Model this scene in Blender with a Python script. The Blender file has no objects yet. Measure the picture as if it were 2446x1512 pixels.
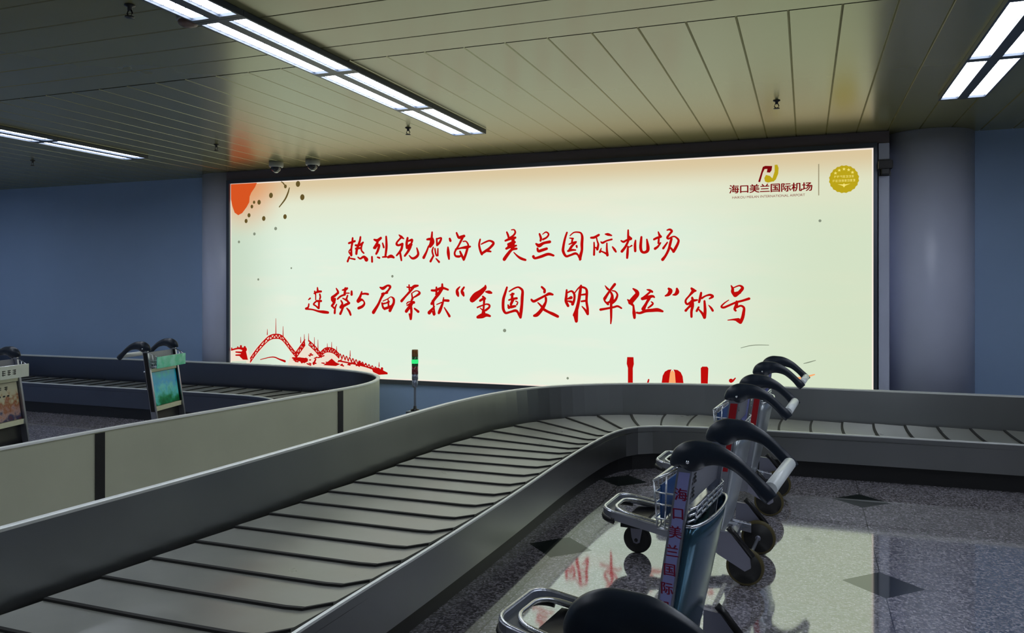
import bpy, bmesh, math, random
from mathutils import Vector, Matrix
C = bpy.context.scene.collection
SC = bpy.context.scene
PI = math.pi

# ---------------------------------------------------------------- camera
cam_d = bpy.data.cameras.new('camera')
cam = bpy.data.objects.new('camera', cam_d)
C.objects.link(cam)
cam.location = (0, 0, 1.6)
cam.rotation_euler = (math.radians(90), 0, math.radians(20.278))
cam_d.sensor_fit = 'HORIZONTAL'
cam_d.sensor_width = 36.0
cam_d.lens = 36.0 * 1900.0 / 2446.0
cam_d.shift_y = -66.0 / 2446.0
cam_d.clip_start = 0.05
SC.camera = cam

# ---------------------------------------------------------------- world, exposure
w = bpy.data.worlds.new('world')
SC.world = w
w.use_nodes = True
w.node_tree.nodes['Background'].inputs[0].default_value = (0.10, 0.12, 0.16, 1)
w.node_tree.nodes['Background'].inputs[1].default_value = 0.02
vs = SC.view_settings
SC.display_settings.display_device = 'sRGB'
vs.view_transform = 'Standard'
vs.look = 'None'
vs.exposure = 0.0
vs.gamma = 1.0
vs.use_curve_mapping = False
LAMP_STRENGTH = 15.0
SIGN_STRENGTH = 1.0
FILL_LIGHT = 0.15  # strength of the added glowing panes behind the camera


# ---------------------------------------------------------------- helpers
def lin(r, g, b):
    f = lambda c: (c / 255 / 12.92) if c / 255 <= 0.04045 else ((c / 255 + 0.055) / 1.055) ** 2.4
    return (f(r), f(g), f(b), 1.0)


def pmat(name, col, rough=0.5, metal=0.0, spec=0.5, noise=0.0, nscale=20.0, rnoise=0.0, coat=0.0, stretch=None, ior=1.5, tint=None):
    """Principled material; procedural mottling in colour and gloss."""
    m = bpy.data.materials.new(name)
    m.use_nodes = True
    nt = m.node_tree
    b = nt.nodes['Principled BSDF']
    b.inputs['Base Color'].default_value = col
    b.inputs['Roughness'].default_value = rough
    b.inputs['Metallic'].default_value = metal
    b.inputs['Specular IOR Level'].default_value = spec
    b.inputs['IOR'].default_value = ior
    if tint:
        b.inputs['Specular Tint'].default_value = tint
    b.inputs['Coat Weight'].default_value = coat
    b.inputs['Coat Roughness'].default_value = 0.08
    if noise or rnoise:
        tc = nt.nodes.new('ShaderNodeTexCoord')
        mp = nt.nodes.new('ShaderNodeMapping')
        if stretch:
            mp.inputs['Scale'].default_value = stretch
        n = nt.nodes.new('ShaderNodeTexNoise')
        n.inputs['Scale'].default_value = nscale
        n.inputs['Detail'].default_value = 4
        nt.links.new(tc.outputs['Object'], mp.inputs['Vector'])
        nt.links.new(mp.outputs['Vector'], n.inputs['Vector'])
        if noise:
            mx = nt.nodes.new('ShaderNodeMix')
            mx.data_type = 'RGBA'
            mx.inputs[6].default_value = tuple(c * (1 - noise) for c in col[:3]) + (1,)
            mx.inputs[7].default_value = tuple(min(1, c * (1 + noise)) for c in col[:3]) + (1,)
            nt.links.new(n.outputs['Fac'], mx.inputs[0])
            nt.links.new(mx.outputs[2], b.inputs['Base Color'])
        if rnoise:
            mr = nt.nodes.new('ShaderNodeMapRange')
            mr.inputs['To Min'].default_value = max(0.02, rough - rnoise)
            mr.inputs['To Max'].default_value = rough + rnoise
            nt.links.new(n.outputs['Fac'], mr.inputs['Value'])
            nt.links.new(mr.outputs['Result'], b.inputs['Roughness'])
    return m


def emat(name, col, strength):
    m = bpy.data.materials.new(name)
    m.use_nodes = True
    nt = m.node_tree
    for n in list(nt.nodes):
        nt.nodes.remove(n)
    o = nt.nodes.new('ShaderNodeOutputMaterial')
    e = nt.nodes.new('ShaderNodeEmission')
    e.inputs[0].default_value = col
    e.inputs[1].default_value = strength
    nt.links.new(e.outputs[0], o.inputs[0])
    return m


def tag(o, label=None, cat=None, group=None, kind=None):
    if label:
        o['label'] = label
    if cat:
        o['category'] = cat
    if group:
        o['group'] = group
    if kind:
        o['kind'] = kind
    return o


def empty(name, loc=(0, 0, 0), rz=0.0):
    o = bpy.data.objects.new(name, None)
    o.empty_display_size = 0.1
    o.location = loc
    o.rotation_euler = (0, 0, rz)
    C.objects.link(o)
    return o


def copy_tree(o, parent=None):
    c = o.copy()
    C.objects.link(c)
    c.parent = parent
    for ch in list(o.children):
        copy_tree(ch, c)
    return c


class MB:
    """Collects simple shapes into one mesh."""
    def __init__(s):
        s.bm = bmesh.new()

    def box(s, x0, x1, y0, y1, z0, z1, M=None, bevel=0.0):
        b = bmesh.new() if bevel else s.bm
        co = [(x0, y0, z0), (x1, y0, z0), (x1, y1, z0), (x0, y1, z0), (x0, y0, z1), (x1, y0, z1), (x1, y1, z1), (x0, y1, z1)]
        vs_ = [b.verts.new(M @ Vector(c) if M else c) for c in co]
        for f in ((0, 3, 2, 1), (4, 5, 6, 7), (0, 1, 5, 4), (1, 2, 6, 5), (2, 3, 7, 6), (3, 0, 4, 7)):
            b.faces.new([vs_[i] for i in f])
        if bevel:
            bmesh.ops.bevel(b, geom=b.edges[:], offset=bevel, segments=2, affect='EDGES', profile=0.7)
            s._merge(b)
        return s

    def _merge(s, b):
        me = bpy.data.meshes.new('tmp')
        b.to_mesh(me)
        b.free()
        s.bm.from_mesh(me)
        bpy.data.meshes.remove(me)

    def tube(s, pts, r, n=10, closed=False, flat=(1.0, 1.0), up=Vector((0, 0, 1))):
        """r: number or list; flat scales the ring along (side, normal)."""
        P_ = [Vector(p) for p in pts]
        k = len(P_)
        rr = r if isinstance(r, (list, tuple)) else [r] * k
        rings = []
        for i in range(k):
            a = P_[(i - 1) % k] if (closed or i > 0) else P_[i]
            b = P_[(i + 1) % k] if (closed or i < k - 1) else P_[i]
            t = (b - a).normalized()
            u = up if abs(t.dot(up)) < 0.97 else Vector((1, 0, 0))
            sd = t.cross(u).normalized()
            nn = sd.cross(t).normalized()
            rings.append([s.bm.verts.new(P_[i] + sd * math.cos(2 * PI * j / n) * rr[i] * flat[0] + nn * math.sin(2 * PI * j / n) * rr[i] * flat[1]) for j in range(n)])
        m = k if closed else k - 1
        for i in range(m):
            A, B = rings[i], rings[(i + 1) % k]
            for j in range(n):
                f = s.bm.faces.new([A[j], A[(j + 1) % n], B[(j + 1) % n], B[j]])
                f.smooth = True
        if not closed:
            s.bm.faces.new(list(reversed(rings[0])))
            s.bm.faces.new(rings[-1])
        return s

    def lathe(s, prof, M=None, n=24):
        """prof: [(r, h)] turned about local z."""
        rings = []
        for r, h in prof:
            if r < 1e-6:
                v = Vector((0, 0, h))
                rings.append([s.bm.verts.new(M @ v if M else v)])
            else:
                ring = []
                for j in range(n):
                    v = Vector((r * math.cos(2 * PI * j / n), r * math.sin(2 * PI * j / n), h))
                    ring.append(s.bm.verts.new(M @ v if M else v))
                rings.append(ring)
        for A, B in zip(rings, rings[1:]):
            for j in range(n):
                if len(A) == 1 and len(B) == 1:
                    continue
                if len(A) == 1:
                    f = [A[0], B[j], B[(j + 1) % n]]
                elif len(B) == 1:
                    f = [A[j], A[(j + 1) % n], B[0]]
                else:
                    f = [A[j], A[(j + 1) % n], B[(j + 1) % n], B[j]]
                s.bm.faces.new(f).smooth = True
        return s

    def prism(s, pts, axis, a, b):
        """Extrude a 2D outline: axis 'z' -> (x,y), 'y' -> (x,z), 'x' -> (y,z)."""
        def P3(p, h):
            return {'z': (p[0], p[1], h), 'y': (p[0], h, p[1]), 'x': (h, p[0], p[1])}[axis]
        A = [s.bm.verts.new(P3(p, a)) for p in pts]
        B = [s.bm.verts.new(P3(p, b)) for p in pts]
        s.bm.faces.new(A)
        s.bm.faces.new(list(reversed(B)))
        k = len(pts)
        for i in range(k):
            s.bm.faces.new([A[i], B[i], B[(i + 1) % k], A[(i + 1) % k]])
        return s

    def sweep(s, path, prof, closed_prof=True, caps=True, smooth=False):
        """path: 2D points in plan; prof: (offset to the left of travel, z)."""
        n = len(path)
        rows = []
        for i in range(n):
            a = Vector(path[max(0, i - 1)])
            b = Vector(path[min(n - 1, i + 1)])
            t = (b - a).normalized()
            nl = Vector((-t.y, t.x))
            p = Vector(path[i])
            rows.append([s.bm.verts.new((p.x + nl.x * o, p.y + nl.y * o, z)) for o, z in prof])
        k = len(prof)
        for A, B in zip(rows, rows[1:]):
            for j in range(k if closed_prof else k - 1):
                f = s.bm.faces.new([A[j], A[(j + 1) % k], B[(j + 1) % k], B[j]])
                f.smooth = smooth
        if closed_prof and caps:
            s.bm.faces.new(rows[0])
            s.bm.faces.new(list(reversed(rows[-1])))
        return s

    def quad(s, *p):
        s.bm.faces.new([s.bm.verts.new(q) for q in p])
        return s

    def build(s, name, mat, parent=None, auto=False):
        bmesh.ops.recalc_face_normals(s.bm, faces=s.bm.faces[:])
        me = bpy.data.meshes.new(name)
        s.bm.to_mesh(me)
        s.bm.free()
        me.materials.append(mat)
        o = bpy.data.objects.new(name, me)
        C.objects.link(o)
        o.parent = parent
        return o


def catmull(pts, sub=6):
    """Smooth a polyline of n-tuples."""
    k = len(pts)
    if k < 3:
        a, b = pts[0], pts[-1]
        return [tuple(a[j] + (b[j] - a[j]) * i / 4 for j in range(len(a))) for i in range(5)]
    out = []
    for i in range(k - 1):
        p0, p1, p2, p3 = pts[max(0, i - 1)], pts[i], pts[i + 1], pts[min(k - 1, i + 2)]
        for q in range(sub):
            t = q / sub
            out.append(tuple(0.5 * ((2 * p1[j]) + (-p0[j] + p2[j]) * t + (2 * p0[j] - 5 * p1[j] + 4 * p2[j] - p3[j]) * t * t + (-p0[j] + 3 * p1[j] - 3 * p2[j] + p3[j]) * t ** 3) for j in range(len(p1))))
    out.append(tuple(pts[-1]))
    return out


def text_mesh(body, size, bold=0.0):
    """Glyph outlines of a word as a bmesh in the xy plane, centred."""
    cu = bpy.data.curves.new('t', 'FONT')
    cu.body = body
    cu.size = size
    cu.offset = bold
    cu.align_x = 'CENTER'
    cu.align_y = 'CENTER'
    o = bpy.data.objects.new('t', cu)
    C.objects.link(o)
    dg = bpy.context.evaluated_depsgraph_get()
    me = bpy.data.meshes.new_from_object(o.evaluated_get(dg))
    bpy.data.objects.remove(o)
    bpy.data.curves.remove(cu)
    return me


def add_text(mb, body, size, M, bold=0.0):
    me = text_mesh(body, size, bold)
    b = bmesh.new()
    b.from_mesh(me)
    b.transform(M)
    bpy.data.meshes.remove(me)
    mb._merge(b)
    return mb

# ---------------------------------------------------------------- materials
def floor_material():
    m = bpy.data.materials.new('terrazzo')
    m.use_nodes = True
    nt = m.node_tree
    N, L = nt.nodes, nt.links
    b = N['Principled BSDF']
    tc = N.new('ShaderNodeTexCoord')
    def math_(op, a, bb=None, v=None):
        q = N.new('ShaderNodeMath')
        q.operation = op
        L.new(a, q.inputs[0])
        if bb is not None:
            L.new(bb, q.inputs[1])
        if v is not None:
            q.inputs[1].default_value = v
        return q.outputs[0]
    sp = N.new('ShaderNodeSeparateXYZ')
    L.new(tc.outputs['Object'], sp.inputs[0])
    P_ = 1.82
    def cell(out, off):
        a = math_('ADD', out, v=-off + P_ / 2 + 40 * P_)
        a = math_('MODULO', a, v=P_)
        a = math_('SUBTRACT', a, v=P_ / 2)
        return math_('ABSOLUTE', a)
    ax = cell(sp.outputs[0], 0.39)
    ay = cell(sp.outputs[1], 4.73)
    dia = math_('LESS_THAN', math_('ADD', ax, ay), v=0.205)
    jx = math_('LESS_THAN', ax, v=0.003)
    jy = math_('LESS_THAN', ay, v=0.003)
    jn = math_('MAXIMUM', jx, jy)
    # speckle of stone chips
    v1 = N.new('ShaderNodeTexVoronoi')
    v1.inputs['Scale'].default_value = 95
    L.new(tc.outputs['Object'], v1.inputs['Vector'])
    n1 = N.new('ShaderNodeTexNoise')
    n1.inputs['Scale'].default_value = 60
    n1.inputs['Detail'].default_value = 3
    L.new(tc.outputs['Object'], n1.inputs['Vector'])
    sepc = N.new('ShaderNodeSeparateColor')
    L.new(v1.outputs['Color'], sepc.inputs[0])
    cr = N.new('ShaderNodeValToRGB')
    e = cr.color_ramp.elements
    e[0].position = 0.0
    e[0].color = (0.03, 0.029, 0.036, 1)
    e[1].position = 1.0
    e[1].color = (0.85, 0.81, 0.88, 1)
    e.new(0.35).color = (0.17, 0.162, 0.185, 1)
    e.new(0.7).color = (0.45, 0.43, 0.48, 1)
    mm = math_('ADD', math_('MULTIPLY', sepc.outputs[0], v=0.65), math_('MULTIPLY', n1.outputs['Fac'], v=0.35))
    L.new(mm, cr.inputs[0])
    n2 = N.new('ShaderNodeTexNoise')
    n2.inputs['Scale'].default_value = 1.3
    L.new(tc.outputs['Object'], n2.inputs['Vector'])
    dk = N.new('ShaderNodeMix')
    dk.data_type = 'RGBA'
    dk.blend_type = 'MULTIPLY'
    dk.inputs[0].default_value = 0.35
    L.new(cr.outputs[0], dk.inputs[6])
    L.new(n2.outputs['Fac'], dk.inputs[7])
    a = N.new('ShaderNodeMix')
    a.data_type = 'RGBA'
    L.new(jn, a.inputs[0])
    L.new(dk.outputs[2], a.inputs[6])
    a.inputs[7].default_value = (0.03, 0.03, 0.03, 1)
    c = N.new('ShaderNodeMix')
    c.data_type = 'RGBA'
    L.new(dia, c.inputs[0])
    L.new(a.outputs[2], c.inputs[6])
    c.inputs[7].default_value = (0.02, 0.026, 0.026, 1)
    L.new(c.outputs[2], b.inputs['Base Color'])
    b.inputs['Roughness'].default_value = 0.055
    # the inlaid diamonds are polished less than the stone round them
    sl = N.new('ShaderNodeMapRange')
    L.new(dia, sl.inputs['Value'])
    sl.inputs['To Min'].default_value = 4.8
    sl.inputs['To Max'].default_value = 2.4
    L.new(sl.outputs[0], b.inputs['IOR'])
    b.inputs['Specular IOR Level'].default_value = 0.5
    return m


def poster_material():
    m = bpy.data.materials.new('backlit_poster')
    m.use_nodes = True
    nt = m.node_tree
    N, L = nt.nodes, nt.links
    for n in list(N):
        N.remove(n)
    out = N.new('ShaderNodeOutputMaterial')
    em = N.new('ShaderNodeEmission')
    em.inputs[1].default_value = SIGN_STRENGTH
    L.new(em.outputs[0], out.inputs[0])
    tc = N.new('ShaderNodeTexCoord')
    sp = N.new('ShaderNodeSeparateXYZ')
    L.new(tc.outputs['Object'], sp.inputs[0])
    def rng(o, a, b, c=0.0, d=1.0, smooth=True):
        q = N.new('ShaderNodeMapRange')
        q.interpolation_type = 'SMOOTHSTEP' if smooth else 'LINEAR'
        L.new(o, q.inputs['Value'])
        q.inputs['From Min'].default_value = a
        q.inputs['From Max'].default_value = b
        q.inputs['To Min'].default_value = c
        q.inputs['To Max'].default_value = d
        return q.outputs[0]
    def mix(f, a, col):
        q = N.new('ShaderNodeMix')
        q.data_type = 'RGBA'
        L.new(f, q.inputs[0])
        if isinstance(a, tuple):
            q.inputs[6].default_value = a
        else:
            L.new(a, q.inputs[6])
        q.inputs[7].default_value = col
        return q.outputs[2]
    n = N.new('ShaderNodeTexNoise')
    n.inputs['Scale'].default_value = 1.4
    n.inputs['Detail'].default_value = 5
    mp = N.new('ShaderNodeMapping')
    mp.inputs['Scale'].default_value = (0.6, 1, 3.0)
    L.new(tc.outputs['Object'], mp.inputs['Vector'])
    L.new(mp.outputs['Vector'], n.inputs['Vector'])
    base = lin(223, 240, 222)
    c = mix(rng(n.outputs['Fac'], 0.45, 0.75), base, lin(233, 240, 222))
    c = mix(rng(sp.outputs[0], -1.8, 0.4, 0.0, 0.75), c, lin(208, 220, 188))        # right side greener
    c = mix(rng(sp.outputs[0], -6.0, -7.0, 0.0, 0.85), c, lin(196, 214, 192))        # left side greener
    c = mix(rng(sp.outputs[2], 2.1, 2.75, 0.0, 0.6), c, lin(230, 226, 196))
    c = mix(rng(sp.outputs[2], 2.62, 2.93, 0.0, 0.8), c, lin(216, 190, 146))         # printed tan band along the top
    # orange wash in the upper left corner
    vm = N.new('ShaderNodeVectorMath')
    vm.operation = 'DISTANCE'
    L.new(tc.outputs['Object'], vm.inputs[0])
    vm.inputs[1].default_value = (-6.75, 8.37, 2.95)
    c = mix(rng(vm.outputs['Value'], 0.75, 0.05, 0.0, 0.85), c, lin(226, 150, 96))
    L.new(c, em.inputs[0])
    return m


M = dict(
    floor=floor_material(),
    ceiling=pmat('ceiling_metal', (0.20, 0.19, 0.085, 1), rough=0.24, metal=0.0, noise=0.05, nscale=2.0, ior=2.8, tint=(1.0, 0.965, 0.70, 1)),
    wall=pmat('wall_panel', (0.30, 0.43, 0.66, 1), rough=0.5, noise=0.05, nscale=1.5),
    dark_wall=pmat('dark_panel', (0.14, 0.115, 0.13, 1), rough=0.35),
    hall=pmat('hall_wall', (0.12, 0.13, 0.15, 1), rough=0.6, noise=0.08, nscale=1.0),
    column=pmat('column_paint', (0.58, 0.62, 0.80, 1), rough=0.35, noise=0.04, nscale=3),
    frame=pmat('frame_metal', (0.10, 0.115, 0.15, 1), rough=0.35, metal=0.6),
    steel=pmat('brushed_steel', (0.38, 0.39, 0.385, 1), rough=0.30, metal=1.0, noise=0.04, nscale=3, rnoise=0.03, stretch=(1, 1, .3)),
    steel_shaded=pmat('shaded_steel', (0.15, 0.155, 0.18, 1), rough=0.34, metal=1.0, noise=0.05, nscale=3),  # steel coloured darker to carry the dimness of the left area
    lip=pmat('slat_edge_rubber_shade', (0.010, 0.010, 0.010, 1), rough=0.7),  # black rubber edge; its colour also carries the shade between slats
    olive=pmat('satin_steel', (0.56, 0.57, 0.43, 1), rough=0.42, metal=0.45, noise=0.08, nscale=3),
    rail=pmat('polished_edge', (0.85, 0.87, 0.84, 1), rough=0.5, metal=0.4),
    rubber=pmat('slat_rubber', (0.21, 0.215, 0.185, 1), rough=0.31, noise=0.3, nscale=7, rnoise=0.08, ior=2.7),
    pan=pmat('pan_black', (0.006, 0.006, 0.007, 1), rough=0.6),
    toe=pmat('toe_black', (0.008, 0.008, 0.009, 1), rough=0.45),
    chrome=pmat('chrome', (0.86, 0.88, 0.92, 1), rough=0.28, metal=1.0, rnoise=0.04, nscale=30),
    alu=pmat('anodised_aluminium', (0.46, 0.48, 0.55, 1), rough=0.32, metal=0.9, noise=0.05, nscale=15),
    plate=pmat('grey_plate', (0.26, 0.26, 0.33, 1), rough=0.4, metal=0.35, noise=0.06, nscale=12),
    grip=pmat('grip_plastic', (0.012, 0.020, 0.035, 1), rough=0.36, spec=0.5, noise=0.2, nscale=40),
    tyre=pmat('tyre_rubber', (0.010, 0.010, 0.010, 1), rough=0.55),
    tread=pmat('tyre_tread', (0.075, 0.058, 0.014, 1), rough=0.6, noise=0.3, nscale=30),
    black=pmat('black_plastic', (0.008, 0.008, 0.009, 1), rough=0.4),
    white=pmat('white_sleeve', (0.85, 0.9, 0.9, 1), rough=0.3),
    deck=pmat('deck_plate', (0.12, 0.13, 0.15, 1), rough=0.4, metal=0.5),
    lavender=pmat('lavender_strip', (0.30, 0.32, 0.66, 1), rough=0.35, noise=0.06, nscale=20),
    redstrip=pmat('red_strip', (0.36, 0.006, 0.012, 1), rough=0.35),
    redink=pmat('red_ink', (0.22, 0.005, 0.04, 1), rough=0.4),
    darkink=pmat('dark_ink', (0.012, 0.013, 0.015, 1), rough=0.5),
    cream=pmat('cream_bar', (0.85, 0.85, 0.6, 1), rough=0.4, noise=0.1, nscale=30),
    signwhite=pmat('sign_white', (0.85, 0.9, 0.8, 1), rough=0.4, noise=0.05, nscale=20),
    greyboard=pmat('grey_board', (0.20, 0.21, 0.25, 1), rough=0.3, noise=0.1, nscale=9),
    blueboard=pmat('blue_card', (0.02, 0.09, 0.30, 1), rough=0.35, noise=0.5, nscale=25),
    plastic=pmat('ivory_plastic', (0.42, 0.43, 0.40, 1), rough=0.4),
    lampframe=pmat('lamp_frame', (0.05, 0.065, 0.09, 1), rough=0.4),
    ink=emat('red_print', lin(196, 14, 12), 0.92),
    ink2=emat('dark_red_print', lin(140, 22, 14), 0.85),
    deepred=emat('logo_red_print', lin(128, 10, 14), 0.9),
    gold=emat('gold_print', lin(196, 172, 28), 0.9),
    palegold=emat('pale_gold_print', lin(244, 226, 120), 1.0),
    orange=emat('orange_print', lin(214, 84, 34), 1.0),
    wash=emat('pale_pink_print', lin(238, 226, 206), 1.0),
    peach=emat('peach_print', lin(250, 170, 110), 1.0),
    olivedot=emat('brown_print', lin(110, 92, 48), 0.8),
    greydot=emat('grey_print', lin(140, 150, 130), 0.9),
    greyline=emat('grey_line_print', lin(160, 150, 120), 0.9),
    fill_pane=emat('fill_light_pane', (0.62, 0.78, 1.0, 1), FILL_LIGHT),
    lamp=emat('lamp_diffuser', (0.80, 0.87, 1.0, 1), LAMP_STRENGTH),
    green=emat('green_lamp', (0.04, 0.85, 0.22, 1), 1.0),
    greenoff=pmat('green_lens', (0.01, 0.14, 0.03, 1), rough=0.2),
    amber=pmat('amber_lens', (0.25, 0.10, 0.02, 1), rough=0.2),
    redlens=pmat('red_lens', (0.16, 0.02, 0.025, 1), rough=0.2),
    pocket=pmat('pocket_sheet', (0.62, 0.68, 0.72, 1), rough=0.3, metal=0.8),
    pocket_reflection=pmat('pocket_reflection_sheet', (0.06, 0.15, 0.22, 1), rough=0.2, metal=0.7, noise=0.35, nscale=5),  # glossy grey sheet with its teal reflection put into the colour
    greytube=pmat('grey_tube', (0.20, 0.23, 0.30, 1), rough=0.35, metal=0.5),
)


def picture_material(name, cols, scale, seed):
    """A printed picture: patches of colour."""
    m = bpy.data.materials.new(name)
    m.use_nodes = True
    nt = m.node_tree
    N, L = nt.nodes, nt.links
    b = N['Principled BSDF']
    b.inputs['Roughness'].default_value = 0.25
    tc = N.new('ShaderNodeTexCoord')
    n = N.new('ShaderNodeTexNoise')
    n.noise_dimensions = '4D'
    n.inputs['W'].default_value = seed
    n.inputs['Scale'].default_value = scale
    n.inputs['Detail'].default_value = 3
    L.new(tc.outputs['Object'], n.inputs['Vector'])
    sp = N.new('ShaderNodeSeparateXYZ')
    L.new(tc.outputs['Object'], sp.inputs[0])
    mr = N.new('ShaderNodeMapRange')
    mr.inputs['From Min'].default_value = 0.45
    mr.inputs['From Max'].default_value = 0.80
    L.new(sp.outputs[2], mr.inputs['Value'])
    ad = N.new('ShaderNodeMath')
    ad.operation = 'MULTIPLY_ADD'
    L.new(n.outputs['Fac'], ad.inputs[0])
    ad.inputs[1].default_value = 0.9
    ad2 = N.new('ShaderNodeMath')
    ad2.operation = 'MULTIPLY'
    L.new(mr.outputs[0], ad2.inputs[0])
    ad2.inputs[1].default_value = 0.75
    sub = N.new('ShaderNodeMath')
    sub.operation = 'SUBTRACT'
    L.new(ad2.outputs[0], sub.inputs[0])
    sub.inputs[1].default_value = 0.33
    L.new(sub.outputs[0], ad.inputs[2])
    cr = N.new('ShaderNodeValToRGB')
    e = cr.color_ramp.elements
    e[0].color = cols[0]
    e[1].color = cols[-1]
    for i, c in enumerate(cols[1:-1]):
        e.new((i + 1) / (len(cols) - 1)).color = c
    L.new(ad.outputs[0], cr.inputs[0])
    L.new(cr.outputs[0], b.inputs['Base Color'])
    return m


M['teal_pic'] = picture_material('teal_picture', [lin(10, 90, 40), lin(30, 170, 110), lin(110, 240, 240), lin(10, 190, 245), lin(10, 200, 230), lin(30, 225, 195)], 9, 1.0)
M['people_pic'] = picture_material('crowd_picture', [lin(120, 40, 40), lin(60, 70, 110), lin(200, 160, 150), lin(170, 100, 60), lin(215, 205, 170), lin(212, 208, 180), lin(210, 205, 178), lin(205, 205, 180)], 16, 3.0)
M['blue_pic'] = picture_material('blue_picture', [lin(20, 50, 110), lin(30, 100, 150), lin(40, 80, 90), lin(70, 110, 100), lin(60, 90, 110), lin(90, 110, 110)], 7, 5.0)
M['silver_pic'] = picture_material('pale_picture', [lin(120, 130, 140), lin(150, 165, 175), lin(130, 145, 155), lin(160, 170, 178), lin(140, 160, 170)], 6, 7.0)

# ---------------------------------------------------------------- room shell
CEIL = 3.115
XL, XR, YF, YB = -13.0, 7.0, -7.0, 8.7
fl = MB().box(XL - .2, XR + .2, YF - .2, YB + .2, -0.1, 0.0).build('floor', M['floor'])
tag(fl, kind='structure')

mb = MB()
def grooved(a0, a1, b0, b1, first, pitch, axis):
    """Planks with v-joints; joints run along b."""
    g, dpt = 0.007, 0.010
    xs = []
    k = math.ceil((a0 - first) / pitch)
    prof = [(a0, CEIL)]
    x = first + k * pitch
    while x < a1 - 0.02:
        if x > a0 + 0.02:
            prof += [(x - g, CEIL), (x, CEIL + dpt), (x + g, CEIL)]
        x += pitch
    prof.append((a1, CEIL))
    for (p, z), (q, y) in zip(prof, prof[1:]):
        if axis == 'x':
            mb.quad((p, b0, z), (q, b0, y), (q, b1, y), (p, b1, z))
        else:
            mb.quad((b0, p, z), (b0, q, y), (b1, q, y), (b1, p, z))
grooved(XL, XR, 4.587, YB, -0.09, 0.275, 'x')
grooved(YF, 4.573, XL, XR, 4.58 - 0.3 * 60, 0.3, 'y')
mb.box(XL, XR, 4.573, 4.587, CEIL + .01, CEIL + .012)
mb.box(XL - .2, XR + .2, YF - .2, YB + .2, CEIL + .02, CEIL + .12)
ce = mb.build('ceiling', M['ceiling'])
tag(ce, kind='structure')
tag(MB().box(XL, XR, YB, YB + .2, 0, CEIL + .1).build('wall_back', M['wall']), kind='structure')
tag(MB().box(XL - .2, XL, YF, YB + .2, 0, CEIL + .1).build('wall_left', M['wall']), kind='structure')
tag(MB().box(XR, XR + .2, YF, YB + .2, 0, CEIL + .1).build('wall_right', M['hall']), kind='structure')
mb = MB()
FILL_WIN = [(-11.5, -8.5), (-7.5, -4.5), (-3.5, -0.5), (0.5, 3.5)]  # unseen windows, added to light the hall from behind the camera
edges = [XL - .2] + [v for p in FILL_WIN for v in p] + [XR + .2]
for a, b in zip(edges[::2], edges[1::2]):
    mb.box(a, b, YF - .2, YF, 0, CEIL + .1)
for a, b in FILL_WIN:
    mb.box(a, b, YF - .2, YF, 0, .5)
    mb.box(a, b, YF - .2, YF, 2.6, CEIL + .1)
tag(mb.build('wall_front', M['hall']), kind='structure')
for i, (a, b) in enumerate(FILL_WIN):
    o = MB().box(a, b, YF - .12, YF - .10, .5, 2.6).build('window_%d' % (i + 1), M['fill_pane'])
    tag(o, kind='structure')
    f = MB()
    for x in (a, (a + b) / 2 - .03, b - .06):
        f.box(x, x + .06, YF - .10, YF - .04, .5, 2.6)
    f.box(a, b, YF - .10, YF - .04, .5, .56)
    f.box(a, b, YF - .10, YF - .04, 2.54, 2.6)
    f.build('window_frame', M['frame'], o)

for x, lab in ((1.13, 'round blue-grey column between the right end of the lightbox and the plain wall'), (-7.25, 'round blue-grey column at the left end of the lightbox, behind the trolleys')):
    o = MB().lathe([(0, 0), (0.40, 0), (0.40, CEIL - .002), (0, CEIL - .002)], Matrix.Translation((x, 8.78, 0)), 64).build('column', M['column'])
    tag(o, lab, 'column', 'round wall columns')

# ---------------------------------------------------------------- backlit poster
PY = 8.395
BX0, BX1, BZ0, BZ1 = -6.985, 0.609, 0.521, 2.957
root = empty('lightbox_billboard', ((BX0 + BX1) / 2, PY, 0))
tag(root, 'huge backlit poster in a dark frame with red brush lettering on a pale ground', 'illuminated sign')
ROOT_INV = Matrix.Translation((-(BX0 + BX1) / 2, -PY, 0))
def under(o, r=root):
    """Keep world-placed geometry when hung on the sign's empty."""
    o.parent = r
    o.matrix_parent_inverse = Matrix.Translation(-Vector(r.location))
    return o
mb = MB()
mb.box(BX0 - .06, BX1 + .14, PY - .005, YB - .003, BZ1 + .045, CEIL - .002)           # header
under(mb.build('header_panel', M['dark_wall']))
mb = MB()
mb.box(BX0 - .045, BX0, PY - .03, PY + .30, BZ0 - .05, BZ1 + .045)
mb.box(BX1, BX1 + .035, PY - .03, PY + .30, BZ0 - .05, BZ1 + .045)
mb.box(BX0, BX1, PY - .03, PY + .30, BZ1, BZ1 + .045)
mb.box(BX0, BX1, PY - .03, PY + .30, BZ0 - .05, BZ0)
under(mb.build('frame', M['frame']))
mb = MB().box(BX1 + .045, BX1 + .14, PY - .02, PY + .30, 0.0, BZ1 + .04, bevel=.006)
under(mb.build('side_post', M['column']))
mb = MB().box(BX0 - .04, BX1 + .035, PY + .01, PY + .30, 0.0, BZ0 - .05)
under(mb.build('base_panel', M['wall']))
mb = MB().box(BX0, BX1, PY, PY + .25, BZ0, BZ1)
poster = under(mb.build('poster', poster_material()))

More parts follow.
